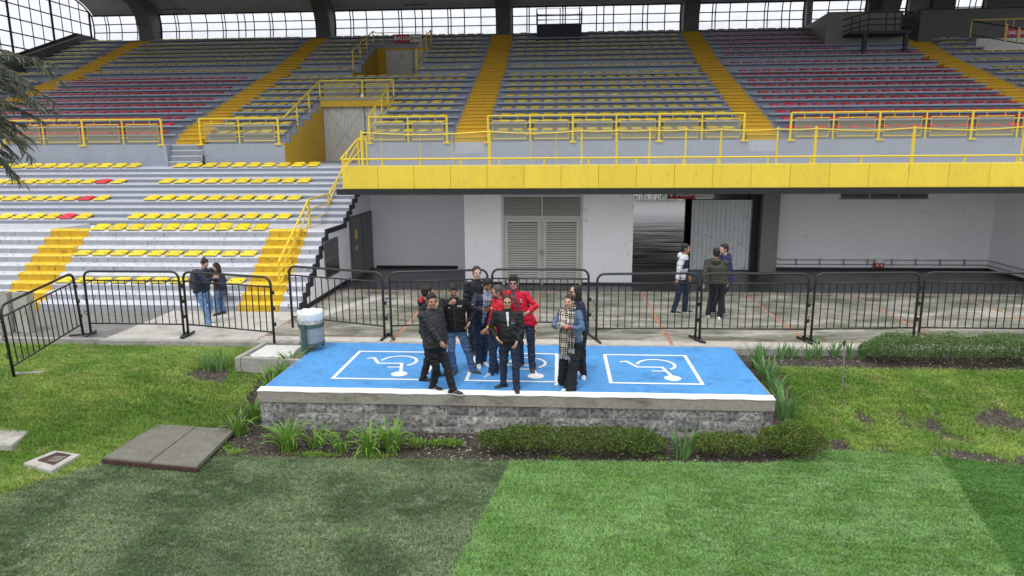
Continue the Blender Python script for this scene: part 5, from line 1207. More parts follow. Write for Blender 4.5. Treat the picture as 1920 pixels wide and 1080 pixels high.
B_ = [((-10.46, 11.9, -.2), (-10.85, 14.42, 0), 'barrier swung forward onto the grass at the far left', (0, 1)),
      ((-10.72, 14.5, 0), (-8.5, 14.5, 0), 'barrier before the stand, left of the two students', (1, 1)),
      ((-8.4, 14.5, 0), (-6.17, 13.97, -.02), 'barrier slanting in front of the two students', (1, 0)),
      ((-6.3, 15.35, 0), (-3.87, 14.52, 0), 'barrier behind the litter bin', (0, 1)), ((-3.72, 14.55, 0), (-1.6, 15.0, 0), 'barrier behind the men at the left of the group', (1, 0)),
      ((-1.5, 15.05, 0), (.66, 15.05, 0), 'barrier behind the man in the red jacket', (0, 1)), ((.82, 14.5, 0), (2.98, 14.66, 0), 'barrier just right of the two women', (1, 1)),
      ((3.06, 14.62, 0), (5.3, 14.66, 0), 'barrier in front of the three men talking', (1, 1)), ((5.44, 14.68, 0), (7.68, 14.9, 0), 'barrier right of the three men, behind the irises', (1, 0)),
      ((7.8, 14.92, 0), (10.0, 14.92, 0), 'barrier behind the clipped hedge at the right', (0, 1)), ((10.12, 14.92, 0), (12.4, 14.92, 0), 'barrier cut by the right edge', (0, 1))]
for p0, p1, lb, ft in B_: barrier(p0, p1, lb, ft)
t = thing('timber_strip', 'pale wooden strip under the foot of the swung barrier', 'plank', (-10.3, 12.05, -.1)); b = MB(); b.box(-.28, .28, -.03, .03, -.0, .035); o = b.build('strip', 'slab_pale', t, local=True); o.rotation_euler = (0, 0, .22); o.location = (0, 0, -.03)
# ================================================================ people
def at(px, py, y):
    """the world point at depth y seen in the photograph at (px, py)"""
    d = f+(px-960)/1280*r1+(540-py)/1280*u1; t = y/d.y; return Vector((t*d.x, y, 4+t*d.z))
def gnd(px, py, z=0.):
    d = f+(px-960)/1280*r1+(540-py)/1280*u1; t = (z-4)/d.z; return Vector((t*d.x, t*d.y, z))
def ell(b, c, rad3, ax=None, nu=14, nv=9):
    ax = ax or (Vector((1, 0, 0)), Vector((0, 1, 0)), Vector((0, 0, 1))); c = Vector(c); vs = []; fs = []
    for j in range(1, nv):
        t = math.pi*j/nv
        for i in range(nu): a = 2*math.pi*i/nu; vs.append(c+ax[0]*rad3[0]*math.sin(t)*math.cos(a)+ax[1]*rad3[1]*math.sin(t)*math.sin(a)+ax[2]*rad3[2]*math.cos(t))
    top, bot = len(vs), len(vs)+1; vs += [c+ax[2]*rad3[2], c-ax[2]*rad3[2]]
    for j in range(nv-2):
        for i in range(nu): fs.append((j*nu+i, (j+1)*nu+i, (j+1)*nu+(i+1) % nu, j*nu+(i+1) % nu))
    for i in range(nu): fs.append((top, i, (i+1) % nu)); fs.append((bot, (nv-2)*nu+(i+1) % nu, (nv-2)*nu+i))
    b.add(vs, fs)
def loft(b, rings, n=18, p=2.3):
    """closed surface through rings (centre, half-axis a, half-axis b) of superelliptic section"""
    vs = []; k = len(rings)
    for c, a, bb in rings:
        for i in range(n):
            t = 2*math.pi*i/n; cs, sn = math.cos(t), math.sin(t); vs.append(Vector(c)+Vector(a)*math.copysign(abs(cs)**(2/p), cs)+Vector(bb)*math.copysign(abs(sn)**(2/p), sn))
    fs = [(i*n+j, i*n+(j+1) % n, (i+1)*n+(j+1) % n, (i+1)*n+j) for i in range(k-1) for j in range(n)]+[tuple(range(n))[::-1], tuple(range((k-1)*n, k*n))]
    b.add(vs, fs)
def limb(b, pts, rs, n=12):
    pts = [Vector(p) for p in pts]; P2 = []; R2 = []
    for i in range(len(pts)-1):
        for t in (0, .25, .5, .75): P2.append(pts[i].lerp(pts[i+1], t)); R2.append(rs[i]+(rs[i+1]-rs[i])*t)
    P2.append(pts[-1]); R2.append(rs[-1]); b.tube(P2, R2, n)
    for p, r in ((pts[0], rs[0]), *zip(pts[1:-1], rs[1:-1])): ell(b, p, (r*1.01,)*3, nu=12, nv=8)
def ik(a, c, l1, l2, pole):
    a, c = Vector(a), Vector(c); d = c-a; L_ = d.length
    if L_ > (l1+l2)*.999: c = a+d.normalized()*(l1+l2)*.999; d = c-a; L_ = d.length
    x = (l1*l1-l2*l2+L_*L_)/(2*L_); h = math.sqrt(max(0, l1*l1-x*x)); u = d.normalized(); p = Vector(pole); p = (p-u*p.dot(u)); p.normalize(); return a+u*x+p*h, c
def remesh(b, voxel, smooth_it=3, disp=None, deci=None):
    me = bpy.data.meshes.new('tmp'); me.from_pydata([tuple(v) for v in b.v], [], b.f); me.update(); o = bpy.data.objects.new('tmp', me); C.objects.link(o)
    m_ = o.modifiers.new('r', 'REMESH'); m_.mode = 'VOXEL'; m_.voxel_size = voxel; m_.use_smooth_shade = True
    if smooth_it: s_ = o.modifiers.new('s', 'SMOOTH'); s_.iterations = smooth_it; s_.factor = .5
    dg = bpy.context.evaluated_depsgraph_get(); out = bpy.data.meshes.new_from_object(o.evaluated_get(dg)); bpy.data.objects.remove(o); bpy.data.meshes.remove(me)
    if disp:
        nv = len(out.vertices); co = np.empty(nv*3); no = np.empty(nv*3); out.vertices.foreach_get('co', co); out.vertices.foreach_get('normal', no); co = co.reshape(-1, 3); no = no.reshape(-1, 3)
        d = np.array([disp(Vector(c)) for c in co]); co += no*d[:, None]; out.vertices.foreach_set('co', co.ravel()); out.update()
    return out
def link_mesh(me, name, mats, par, colfn=None, off=None):
    me.name = name; me.materials.clear()
    for mm in (mats if isinstance(mats, (list, tuple)) else [mats]): me.materials.append(M[mm])
    if colfn:
        for p in me.polygons: p.material_index = colfn(p.center)
    if off is not None: me.transform(Matrix.Translation(-off))
    me.polygons.foreach_set('use_smooth', [True]*len(me.polygons))
    o = bpy.data.objects.new(name, me); C.objects.link(o); o.parent = par; return o
def cloth(name, col, rough=.8, sheen=0, var=.1, bump=.12, bscale=130, dirt=None): M[name] = mat(name, col, rough, var, 5, bump, bscale, dirt=dirt, spec=.25)
for nm, c in (('skin_a', (.5, .29, .2)), ('skin_b', (.43, .24, .155)), ('skin_c', (.58, .36, .27)), ('skin_d', (.36, .19, .12))): M[nm] = mat(nm, c, .55, .08, 14, .05, 160, spec=.35)
M['lip'] = mat('lip', (.3, .11, .09), .5, .05); M['eye'] = mat('eye', (.02, .015, .012), .3, .05); M['hair_black'] = mat('hair_black', (.012, .011, .011), .5, .4, 30, .5, 180, spec=.4)
M['hair_grey'] = mat('hair_grey', (.07, .062, .057), .6, .4, 30, .4, 180); M['hair_brown'] = mat('hair_brown', (.035, .022, .015), .55, .4, 30, .5, 180)
cloth('puffer_black', (.028, .029, .034), .55, bump=.1); cloth('softshell_black', (.012, .012, .013), .8); cloth('jacket_black', (.014, .015, .017), .6); cloth('navy', (.025, .032, .06), .75); cloth('red_fleece', (.48, .012, .035), .8); cloth('red_jacket', (.5, .015, .03), .65)
cloth('yellow_cloth', (.6, .4, .02), .7); cloth('jeans_blue', (.07, .12, .22), .85, var=.3, dirt=((.15, .22, .34), .25, 7)); cloth('jeans_dark', (.022, .034, .065), .85, var=.25, dirt=((.05, .07, .12), .2, 7)); cloth('jeans_light', (.13, .24, .42), .85, var=.25, dirt=((.26, .36, .5), .2, 7))
cloth('trousers_black', (.016, .017, .02), .8); cloth('denim_jacket', (.08, .14, .24), .85, var=.3, dirt=((.17, .25, .36), .3, 9)); cloth('shirt_white', (.6, .62, .66), .7); cloth('sweater_grey', (.26, .3, .37), .85); cloth('hoodie_grey', (.09, .09, .1), .85)
cloth('white_jacket', (.58, .59, .62), .7); cloth('olive_puffer', (.05, .053, .04), .55); cloth('navy_hoodie', (.03, .035, .1), .8); cloth('maroon', (.1, .015, .025), .85); cloth('backpack_grey', (.07, .06, .055), .8); cloth('red_cloth', (.4, .02, .03), .7)
M['shoe_black'] = mat('shoe_black', (.02, .02, .021), .5, .2, 12, .1); M['shoe_brown'] = mat('shoe_brown', (.06, .045, .03), .6, .2, 12, .1); M['shoe_white'] = mat('shoe_white', (.7, .7, .7), .5, .06, 12, .05); M['shoe_blue'] = mat('shoe_blue', (.3, .42, .55), .5, .3, 25, .05, dirt=((.7, .35, .2), .3, 30)); M['sole_white'] = mat('sole_white', (.62, .61, .58), .6, .08); M['sole_dark'] = mat('sole_dark', (.05, .045, .04), .7, .1)
def plaid():
    m = bpy.data.materials.new('plaid_scarf'); m.use_nodes = True; n = m.node_tree; N = n.nodes; L = n.links; b = N['Principled BSDF']; b.inputs['Roughness'].default_value = .9; b.inputs['Specular IOR Level'].default_value = .15
    uv = N.new('ShaderNodeUVMap'); sp = N.new('ShaderNodeSeparateXYZ'); L.new(uv.outputs[0], sp.inputs[0])
    def lines(src, per, ws):
        out = None
        for (c, w) in ws:
            md = N.new('ShaderNodeMath'); md.operation = 'MULTIPLY'; L.new(src, md.inputs[0]); md.inputs[1].default_value = 1/per
            fr = N.new('ShaderNodeMath'); fr.operation = 'FRACT'; L.new(md.outputs[0], fr.inputs[0]); s = N.new('ShaderNodeMath'); s.operation = 'SUBTRACT'; L.new(fr.outputs[0], s.inputs[0]); s.inputs[1].default_value = c
            a = N.new('ShaderNodeMath'); a.operation = 'ABSOLUTE'; L.new(s.outputs[0], a.inputs[0]); l = N.new('ShaderNodeMath'); l.operation = 'LESS_THAN'; L.new(a.outputs[0], l.inputs[0]); l.inputs[1].default_value = w
            if out is None: out = l.outputs[0]
            else: mx = N.new('ShaderNodeMath'); mx.operation = 'MAXIMUM'; L.new(out, mx.inputs[0]); L.new(l.outputs[0], mx.inputs[1]); out = mx.outputs[0]
        return out
    bl = [lines(sp.outputs[0], .16, [(.3, .05), (.5, .05), (.7, .05)]), lines(sp.outputs[1], .16, [(.3, .05), (.5, .05), (.7, .05)])]; rd = lines(sp.outputs[0], .16, [(.02, .02)])
    mx = N.new('ShaderNodeMath'); mx.operation = 'MAXIMUM'; L.new(bl[0], mx.inputs[0]); L.new(bl[1], mx.inputs[1])
    m1 = N.new('ShaderNodeMixRGB'); L.new(rd, m1.inputs[0]); m1.inputs[1].default_value = (.62, .56, .48, 1); m1.inputs[2].default_value = (.45, .12, .1, 1)
    m2 = N.new('ShaderNodeMixRGB'); L.new(mx.outputs[0], m2.inputs[0]); L.new(m1.outputs[0], m2.inputs[1]); m2.inputs[2].default_value = (.025, .025, .03, 1); L.new(m2.outputs[0], b.inputs['Base Color']); return m
M['plaid_scarf'] = plaid()
UP = Vector((0, 0, 1))
def hand_prims(b, wrist, d, pn, side, s, curl=.35, spread=.12, pinch=False):
    """palm, four unequal bent fingers and an opposed thumb; pn points out of the palm"""
    d = d.normalized(); pn = (pn-d*pn.dot(d)).normalized(); w = d.cross(pn)*side          # w points to the thumb side
    loft(b, [(wrist-d*.03*s, w*.026*s, pn*.021*s), (wrist+d*.01*s, w*.03*s, pn*.019*s), (wrist+d*.045*s, w*.041*s, pn*.017*s), (wrist+d*.085*s, w*.041*s, pn*.014*s), (wrist+d*.095*s, w*.038*s, pn*.011*s)], 12, 2.6)
    for i, (off, ln) in enumerate(((.033, .072), (.011, .08), (-.011, .074), (-.033, .058))):
        a = spread*(off/.033)*.5; dd = (d*math.cos(a)+w*math.sin(a)).normalized(); p = wrist+d*.088*s+w*off*s; cu = curl*(1.+.15*i)
        if pinch and i == 0: cu *= 1.5
        pts = [p-dd*.01*s]; ang = cu*.5
        for q, fr_ in enumerate((.42, .32, .26)):
            v = dd*math.cos(ang)+pn*math.sin(ang); pts.append(pts[-1]+v*ln*fr_*s*1.1); ang += cu*1.25
        b.tube(pts, [.0094*s, .0088*s, .008*s, .0062*s], 8)
    p = wrist+d*.022*s+w*.028*s; t1 = (d*.62+w*.72+pn*.32).normalized(); t2 = (d*.9+w*.25+pn*(.35 if not pinch else .8)).normalized()
    b.tube([p-t1*.012*s, p+t1*.036*s, p+t1*.036*s+t2*.03*s, p+t1*.036*s+t2*.052*s], [.0125*s, .0108*s, .0095*s, .007*s], 8)

def person(label, y, H, rz, feet, headx, hipx=None, hands=(None, None), poles=(None, None), top='softshell_black', topcol=None, legs='trousers_black', skin='skin_a', hair='short', haircol='hair_black', shoe='shoe_black', sole='sole_dark',
           head_yaw=0, head_pitch=0, puff=0., female=False, belly=0., hood=None, flare=0., curl=(.35, .35), collar=None, lean=0., hem=0., seated=None, toe=(0, 0), group='people', build_=1., glasses=None, moustache=False, extra=None, pinch=(False, False), beard=False, shirt=None, foot_z=0., under=None):
    s = H/1.74; a = rad(rz); fw = Vector((math.sin(a), -math.cos(a), 0)); lf = Vector((math.cos(a), math.sin(a), 0))
    F0, F1 = [gnd(*q, foot_z) if len(q) == 2 else Vector(q) for q in feet]         # person's left (+lf side), right
    if (F0-F1).dot(lf) < 0: F0, F1 = F1, F0
    mid_ = (F0+F1)/2
    hz = .915*s*(1 if seated is None else 1); hipc = Vector((mid_.x, mid_.y, 0))
    if hipx is not None: hipc.x = at(hipx, 640, y).x
    hipc.z = .925*s
    if seated: hipc = Vector(seated)
    ll = .415*s, .415*s
    sw = (.185 if not female else .16)*s*build_; hw = .092*s
    hips = [hipc+lf*hw, hipc-lf*hw]; ank = [F0+UP*.085*s, F1+UP*.085*s]
    need = max((hips[k]-ank[k]).length for k in (0, 1))
    if need > .828*s and not seated: hipc.z -= (need-.828*s)*1.05; hips = [hipc+lf*hw, hipc-lf*hw]
    hc_z = H-.118*s if not seated else hipc.z+.69*s
    headc = Vector(headx) if seated else at(headx, 560, y)
    if not seated: headc = Vector((headc.x, hipc.y, hc_z))+fw*(.035+lean)*s; headc.z = hc_z-.4*lean*s; headc.x = at(headx, 560, y).x
    neck = headc-UP*.155*s-fw*.035*s+(hipc-headc)*.0; chest = hipc.lerp(neck, .68)-fw*.012*s; waist = hipc.lerp(neck, .3)
    shc = hipc.lerp(neck, .9)+UP*-.0; shs = [shc+lf*sw, shc-lf*sw]
    root = thing('person', label, 'person', (mid_.x, mid_.y, foot_z), 0, group); off = Vector((mid_.x, mid_.y, foot_z))
    # knees
    knee = []
    for k in (0, 1):
        pole = fw+lf*(.18 if k == 0 else -.18)
        kn, an = ik(hips[k], ank[k], *ll, pole); knee.append(kn); ank[k] = an
    # arms
    elb = []; wr = []; hd = []
    ua, fa = .29*s, .255*s
    for k in (0, 1):
        sg = 1 if k == 0 else -1
        tgt = hands[k]
        if tgt is None: tgt = shs[k]+lf*sg*.09*s-UP*.56*s+fw*.07*s
        pole = poles[k] or (-fw*.9+lf*sg*.5-UP*.2)
        if isinstance(pole, tuple): pole = lf*pole[0]+fw*pole[1]+UP*pole[2]
        e, w = ik(shs[k], tgt, ua, fa, pole); elb.append(e); wr.append(w); dd = (w-e).normalized(); hd.append(dd)
    # ---- body: one continuous surface
    b = MB(); X_, Y_ = lf, fw
    loft(b, [(hipc-UP*.1*s, X_*.12*s, Y_*.085*s), (hipc, X_*.15*s, Y_*.1*s), (waist, X_*.125*s, Y_*(.09+belly*.5)*s), (chest, X_*.145*s, Y_*.1*s), (shc-UP*.02*s, X_*.14*s, Y_*.08*s), (neck+UP*.01*s, X_*.058*s, Y_*.06*s)])
    for k in (0, 1):
        limb(b, [hips[k], knee[k], ank[k]], [.075*s, .05*s, .036*s]); limb(b, [shs[k], elb[k], wr[k]], [.042*s, .034*s, .025*s])
        ta_ = a+rad(toe[k])+(1 if k == 0 else -1)*rad(14 if not toe[k] else 0); toev = Vector((math.sin(ta_), -math.cos(ta_), 0)); b.tube([ank[k], ank[k]+toev*.07*s-UP*.045*s], [.033*s, .022*s], 8)
        sg = 1 if k == 0 else -1
        pn = (-lf*sg*.9-fw*.15) if hands[k] is None else (UP*.45-fw*.5-lf*sg*.5)
        hand_prims(b, wr[k], hd[k], pn, (1 if k == 0 else -1), s, curl[k], pinch=pinch[k])
    ha = a+rad(head_yaw); hf = Vector((math.sin(ha), -math.cos(ha), 0)); hl = Vector((math.cos(ha), math.sin(ha), 0)); hp = rad(head_pitch)
    hfw = hf*math.cos(hp)-UP*math.sin(hp); hup = UP*math.cos(hp)+hf*math.sin(hp); hs = s*1.09*(.96 if female else 1)
    hb = headc-hf*.0; T = lambda x, yv, z: hb+hl*x*hs+hfw*yv*hs+hup*z*hs; AX = (hl, hfw, hup)
    b.tube([neck-UP*.05*s, neck+UP*.03*s, T(0, -.02, -.05)], [.062*s, .056*s, .055*s], 12)
    ell(b, T(0, -.012, .028), (.074*hs, .094*hs, .087*hs), AX); ell(b, T(0, .022, -.03), (.061*hs, .066*hs, .075*hs), AX); ell(b, T(0, .05, -.083), (.032*hs, .032*hs, .026*hs), AX)
    loft(b, [(T(0, .082, .02), hl*.008*hs, hup*.006*hs), (T(0, .097, .0), hl*.011*hs, hup*.01*hs), (T(0, .107, -.018), hl*.016*hs, hup*.011*hs), (T(0, .092, -.03), hl*.014*hs, hup*.006*hs)], 8)
    for sx in (-1, 1): ell(b, T(sx*.077, -.008, -.012), (.01*hs, .019*hs, .03*hs), AX, 8, 6); ell(b, T(sx*.03, .072, .018), (.023*hs, .016*hs, .011*hs), AX, 8, 6); ell(b, T(sx*.038, .062, -.025), (.022*hs, .02*hs, .02*hs), AX, 8, 6)
    bm = link_mesh(remesh(b, .0085, 2), 'body', skin, root, None, off)
    fm_ = MB()
    for sx in (-1, 1): ell(fm_, T(sx*.031, .0805, .002), (.01*hs, .005*hs, .0045*hs), AX, 8, 6)
    o = fm_.build('eyes', 'eye', root)
    fm_ = MB()
    for sx in (-1, 1): fm_.tube([T(sx*.014, .093, .021), T(sx*.032, .092, .027), T(sx*.05, .078, .021)], [.003*hs, .0035*hs, .002*hs], 6)
    fm_.build('eyebrows', haircol, root)
    fm_ = MB(); fm_.tube([T(-.024, .078, -.058), T(-.01, .088, -.0555), T(.01, .088, -.0555), T(.024, .078, -.058)], [.003*hs, .0055*hs, .0055*hs, .003*hs], 6); fm_.build('lips', 'lip', root)
    if moustache: m2 = MB(); m2.tube([T(-.028, .078, -.05), T(-.012, .092, -.042), T(.012, .092, -.042), T(.028, .078, -.05)], [.005*hs, .009*hs, .009*hs, .005*hs], 6); m2.build('moustache', haircol, root)
    if beard:
        m2 = MB(); ell(m2, T(0, .036, -.07), (.056*hs, .056*hs, .04*hs), AX); link_mesh(remesh(m2, .008, 1, lambda c: .002*mnoise.noise(c*120)), 'beard', 'hair_grey', root, None, off)
    # ---- hair
    h = MB()
    if hair in ('short', 'receding', 'buzz', 'fringe'):
        k_ = {'short': (-.024, .044, .081, .095, .089), 'receding': (-.03, .039, .0785, .09, .0875), 'buzz': (-.02, .041, .0795, .093, .0885), 'fringe': (-.016, .046, .083, .098, .09)}[hair]
        ell(h, T(0, k_[0], k_[1]), (k_[2]*hs, k_[3]*hs, k_[4]*hs), AX, 18, 12); ell(h, T(0, -.052, .0), (.0745*hs, .062*hs, .075*hs), AX)
        if hair == 'fringe' or hair == 'short': loft(h, [(T(-.055, .035, .07), hup*.02*hs, hfw*.03*hs), (T(-.02, .05, .092), hup*.02*hs, hfw*.032*hs), (T(.025, .05, .092), hup*.02*hs, hfw*.032*hs), (T(.055, .035, .07), hup*.02*hs, hfw*.03*hs)], 10)
        for sx in (-1, 1): ell(h, T(sx*.068, .012, .012), (.011*hs, .02*hs, .03*hs), AX, 8, 6)
    elif hair == 'bun':
        ell(h, T(0, -.022, .036), (.081*hs, .096*hs, .09*hs), AX, 18, 12); ell(h, T(0, -.05, .0), (.072*hs, .06*hs, .075*hs), AX); ell(h, T(0, -.085, .1), (.035*hs, .035*hs, .035*hs), AX)
    elif hair == 'tied':
        ell(h, T(0, -.019, .037), (.0795*hs, .095*hs, .09*hs), AX, 18, 12); ell(h, T(0, -.055, .0), (.07*hs, .055*hs, .072*hs), AX); ell(h, T(0, -.12, .01), (.03*hs, .03*hs, .035*hs), AX)
    elif hair == 'long':
        ell(h, T(0, -.022, .034), (.082*hs, .096*hs, .088*hs), AX, 18, 12)
        loft(h, [(T(0, -.03, .05), hl*.08*hs, hfw*.085*hs), (T(0, -.045, -.03), hl*.09*hs, hfw*.065*hs), (headc-UP*.15*s-hf*.07*s, hl*.1*hs, hf*.055*hs), (headc-UP*.27*s-hf*.085*s, hl*.105*hs, hf*.045*hs), (headc-UP*.42*s-hf*.08*s, hl*.075*hs, hf*.03*hs)], 16)
        for sx in (-1, 1): h.tube([T(sx*.055, .03, .07), T(sx*.082, .015, .0), headc+hl*sx*.085*s-UP*.12*s+hf*.0, headc+hl*sx*.085*s-UP*.27*s+hf*.02], [.02*hs, .024*hs, .028*hs, .012*hs], 8)
    elif hair == 'cap':
        ell(h, T(0, -.014, .036), (.082*hs, .1*hs, .086*hs), AX, 18, 12)
    hm = link_mesh(remesh(h, .0085, 2, lambda c: .0035*mnoise.noise(Vector((c.x*55, c.y*55, c.z*28)))+.002*mnoise.noise(c*110)), 'hair', haircol, root, None, off)
    if glasses == 'clear' or glasses == 'sun' or glasses == 'up':
        g = MB(); zz = .004 if glasses != 'up' else .07; yy = .1 if glasses != 'up' else .078
        for sx in (-1, 1):
            if glasses == 'clear': g.tube([T(sx*.031+.022*math.cos(q*math.pi/5), yy-.004, zz+.015*math.sin(q*math.pi/5)) for q in range(10)], .0017, 5, closed=True)
            else: ell(g, T(sx*.033, yy-.004, zz-.002), (.031*hs, .009*hs, .021*hs), AX, 12, 6)
            g.tube([T(sx*.056, yy-.006, zz), T(sx*.082, .03, zz+.002), T(sx*.084, -.02, zz)], .0028, 5)
        g.tube([T(-.008, yy+.002, zz+.004), T(.008, yy+.002, zz+.004)], .0028, 5); g.build('glasses', 'black_metal' if glasses == 'clear' else 'dark_glass', root)
    # ---- trousers
    b = MB(); t_r = (.083 if not female else .08)*s*build_
    top_ = hipc+(neck-hipc)*.16
    loft(b, [(hipc-UP*.115*s, X_*.15*s*build_, Y_*.105*s), (hipc-UP*.03*s, X_*.172*s*build_, Y_*.122*s), (top_, X_*.152*s*build_, Y_*(.112+belly*.6)*s)])
    for k in (0, 1):
        if flare:
            loft(b, [(hips[k]-UP*.02*s, X_*.092*s, Y_*.1*s), (knee[k], X_*(.075+flare*.3)*s, Y_*(.08+flare*.3)*s), (ank[k]-UP*.05*s, X_*(.07+flare)*s, Y_*(.09+flare)*s)], 14, 2)
        else:
            limb(b, [hips[k]+UP*.0, knee[k], ank[k]+(ank[k]-knee[k]).normalized()*.045], [t_r*1.1, .073*s, .063*s]); ell(b, ank[k]+(ank[k]-knee[k]).normalized()*.01, (.066*s, .066*s, .03*s))
    sd_ = rz*.37+y*7.3
    def tdisp(c):
        kz = min(abs(c.z-knee[0].z), abs(c.z-.12*s), abs(c.z-hipc.z+.12)); am = .011*math.exp(-(kz/.11)**2)+.004
        return am*(mnoise.noise(Vector((c.x*9+sd_, c.y*9, c.z*26)))+.6*mnoise.noise(Vector((c.x*16+c.z*14, c.y*16-c.z*9, sd_))))*1.5
    link_mesh(remesh(b, .0115, 3, tdisp), 'trousers', legs, root, None, off)
    # ---- jacket / top
    b = MB(); bw_ = build_; hemz = -.06-hem; sl = .058*s*(1+puff*.16)
    hc = hipc+(neck-hipc)*(hemz)
    k2 = 1+puff*.07
    fem = .9 if female else 1
    loft(b, [(hc, X_*.185*s*bw_*fem*k2, Y_*(.128+belly*.4)*s*k2), (hc+UP*.03, X_*.192*s*bw_*fem*k2, Y_*(.138+belly*.6)*s*k2), (waist, X_*.172*s*bw_*fem*k2, Y_*(.135+belly)*s*k2), (chest, X_*.192*s*bw_*fem*k2, Y_*(.135+belly*.4)*s*k2),
             (shc-UP*.05*s, X_*(sw+.012*s)/1., Y_*.112*s*k2), (shc+UP*.012*s, X_*(sw*.9), Y_*.085*s), (neck-UP*.012*s, X_*.088*s, Y_*.078*s), (neck+UP*.022*s, X_*.07*s, Y_*.068*s)], 22)
    for k in (0, 1):
        d_ = (wr[k]-elb[k]).normalized(); limb(b, [shs[k]-UP*.01*s, elb[k], wr[k]-d_*.012*s], [sl*1.12, sl*.93, sl*.72])
        ell(b, shs[k]-UP*.008*s, (sl*1.2,)*3)
    if hood == 'back':
        ell(b, neck-fw*.1*s-UP*.02*s, (.12*s, .065*s, .075*s), (lf, fw, UP)); b.tube([neck+lf*.085*s+fw*.05*s-UP*.03*s, neck+lf*.1*s-fw*.03*s+UP*.01*s, neck-fw*.1*s+UP*.03*s, neck-lf*.1*s-fw*.03*s+UP*.01*s, neck-lf*.085*s+fw*.05*s-UP*.03*s], .03*s, 8)
    else: b.tube([neck+lf*.06*s*math.cos(q)+fw*.062*s*math.sin(q)+UP*.03*s for q in [math.pi*2*i/14 for i in range(14)]], .014*s, 8, closed=True)
    def jdisp(c):
        d = 0
        if puff:
            # quilting: rings across the torso and along the sleeves
            dm = min(((Vector(c)-e).length, i) for i, e in enumerate((elb[0], elb[1], waist, chest)))
            if dm[1] < 2: k = dm[1]; ax = (wr[k]-elb[k]).normalized() if (Vector(c)-shs[k]).length > (elb[k]-shs[k]).length else (elb[k]-shs[k]).normalized(); q = Vector(c).dot(ax)
            else: q = c.z
            d += .0085*puff*(abs(math.sin(q*math.pi/.062))**.6-.6)
        am = .0085
        for e in elb: am += .01*math.exp(-((Vector(c)-e).length/.1)**2)
        am += .005*math.exp(-((c.z-hipc.z-.05)/.1)**2)
        d += am*(1-.45*puff)*(mnoise.noise(Vector((c.x*8+sd_, c.y*8, c.z*22)))+.7*mnoise.noise(Vector((c.x*15+c.z*17, c.y*15-c.z*8, sd_))))*1.4
        return d
    tm = top if isinstance(top, (list, tuple)) else [top]
    Lf = lambda c: (Vector(c)-hipc.lerp(neck, max(0, min(1, (c[2]-hipc.z)/max(.1, neck.z-hipc.z))))).dot(lf); Ff = lambda c: (Vector(c)-hipc.lerp(neck, max(0, min(1, (c[2]-hipc.z)/max(.1, neck.z-hipc.z))))).dot(fw)
    ctx = dict(lf=lf, fw=fw, hipc=hipc, neck=neck, elb=elb, wr=wr, shs=shs, L=Lf, F=Ff, s=s, chest=chest)
    jm = remesh(b, .0115, 3, jdisp)
    cf = (lambda c: topcol(Vector(c), ctx)) if topcol else None
    jo = link_mesh(jm, 'hoodie' if hood == 'back' else 'jacket', tm, root, cf, off)
    # collar, cuffs, zip
    if collar:
        g = MB(); g.tube([neck+lf*.062*s*math.cos(q)+fw*.066*s*math.sin(q)+UP*(.035+.01*math.sin(q))*s for q in [math.pi*2*i/14 for i in range(14)]], .011*s, 7, closed=True); g.build('collar', collar, root)
    # bvh for things worn on the chest
    bv = BVHTree.FromPolygons([v.co+off for v in jm.vertices], [p.vertices[:] for p in jm.polygons])
    def on_chest(u, z, push=.004):
        p0 = hipc.lerp(neck, z)+lf*u*s+fw*.6; hit = bv.ray_cast(p0, -fw); return (hit[0]+fw*push, hit[1]) if hit[0] else (hipc.lerp(neck, z)+lf*u*s+fw*.15, fw)
    def strip(name, mt, us_, z0, z1, n=10, push=.004):
        g = MB(); vs = []; m_ = len(us_)
        for i in range(n+1):
            z = z0+(z1-z0)*i/n
            for u in us_: q = u(i/n) if callable(u) else u; vs.append(on_chest(q, z, push)[0])
        g.add(vs, [(i*m_+j, i*m_+j+1, (i+1)*m_+j+1, (i+1)*m_+j) for i in range(n) for j in range(m_-1)]); return g.build(name, mt, root, True)
    if under:   # an opening showing what is worn below
        strip('shirt_front', under, [lambda t: -.008-.018*t, lambda t: .0, lambda t: .008+.018*t], .55 if under == 'shirt_white' else .15, .97, 12, .004)
    elif not topcol or True: strip('zip', 'black_metal' if tm[0] not in ('softshell_black', 'puffer_black', 'jacket_black') else 'hoodie_grey', [-.003, .003], -.03, .93, 14, .003)
    def mark(name, txt, mt, u, z, size, w=None):
        p, n_ = on_chest(u, z, .006); me = text_mesh(txt, size, .001); me.materials.append(M[mt]); n_ = (n_+fw*1.5).normalized(); rx = UP.cross(n_).normalized()*1.; up_ = n_.cross(rx)
        mt_ = Matrix((rx, -n_, up_)).transposed().to_4x4(); mt_.translation = p-off; me.transform(mt_); o = bpy.data.objects.new(name, me); C.objects.link(o); o.parent = root; return o
    # ---- shoes
    for k in (0, 1):
        sg = 1 if k == 0 else -1; ta = a+rad(toe[k])+sg*rad(14 if not toe[k] else 0); tv = Vector((math.sin(ta), -math.cos(ta), 0)); sv = Vector((math.cos(ta), math.sin(ta), 0)); an = ank[k]; gz = an.z-.085*s; A = Vector((an.x, an.y, gz)); q = s*(.92 if female else 1)
        g = MB(); loft(g, [(A-tv*.085*q+UP*.03, sv*.022*q, UP*.026), (A-tv*.065*q+UP*.042, sv*.036*q, UP*.042), (A-tv*.01*q+UP*.05, sv*.038*q, UP*.05), (A+tv*.06*q+UP*.042, sv*.042*q, UP*.04), (A+tv*.12*q+UP*.032, sv*.047*q, UP*.03), (A+tv*.17*q+UP*.026, sv*.04*q, UP*.024), (A+tv*.195*q+UP*.02, sv*.02*q, UP*.015)], 14, 2.6)
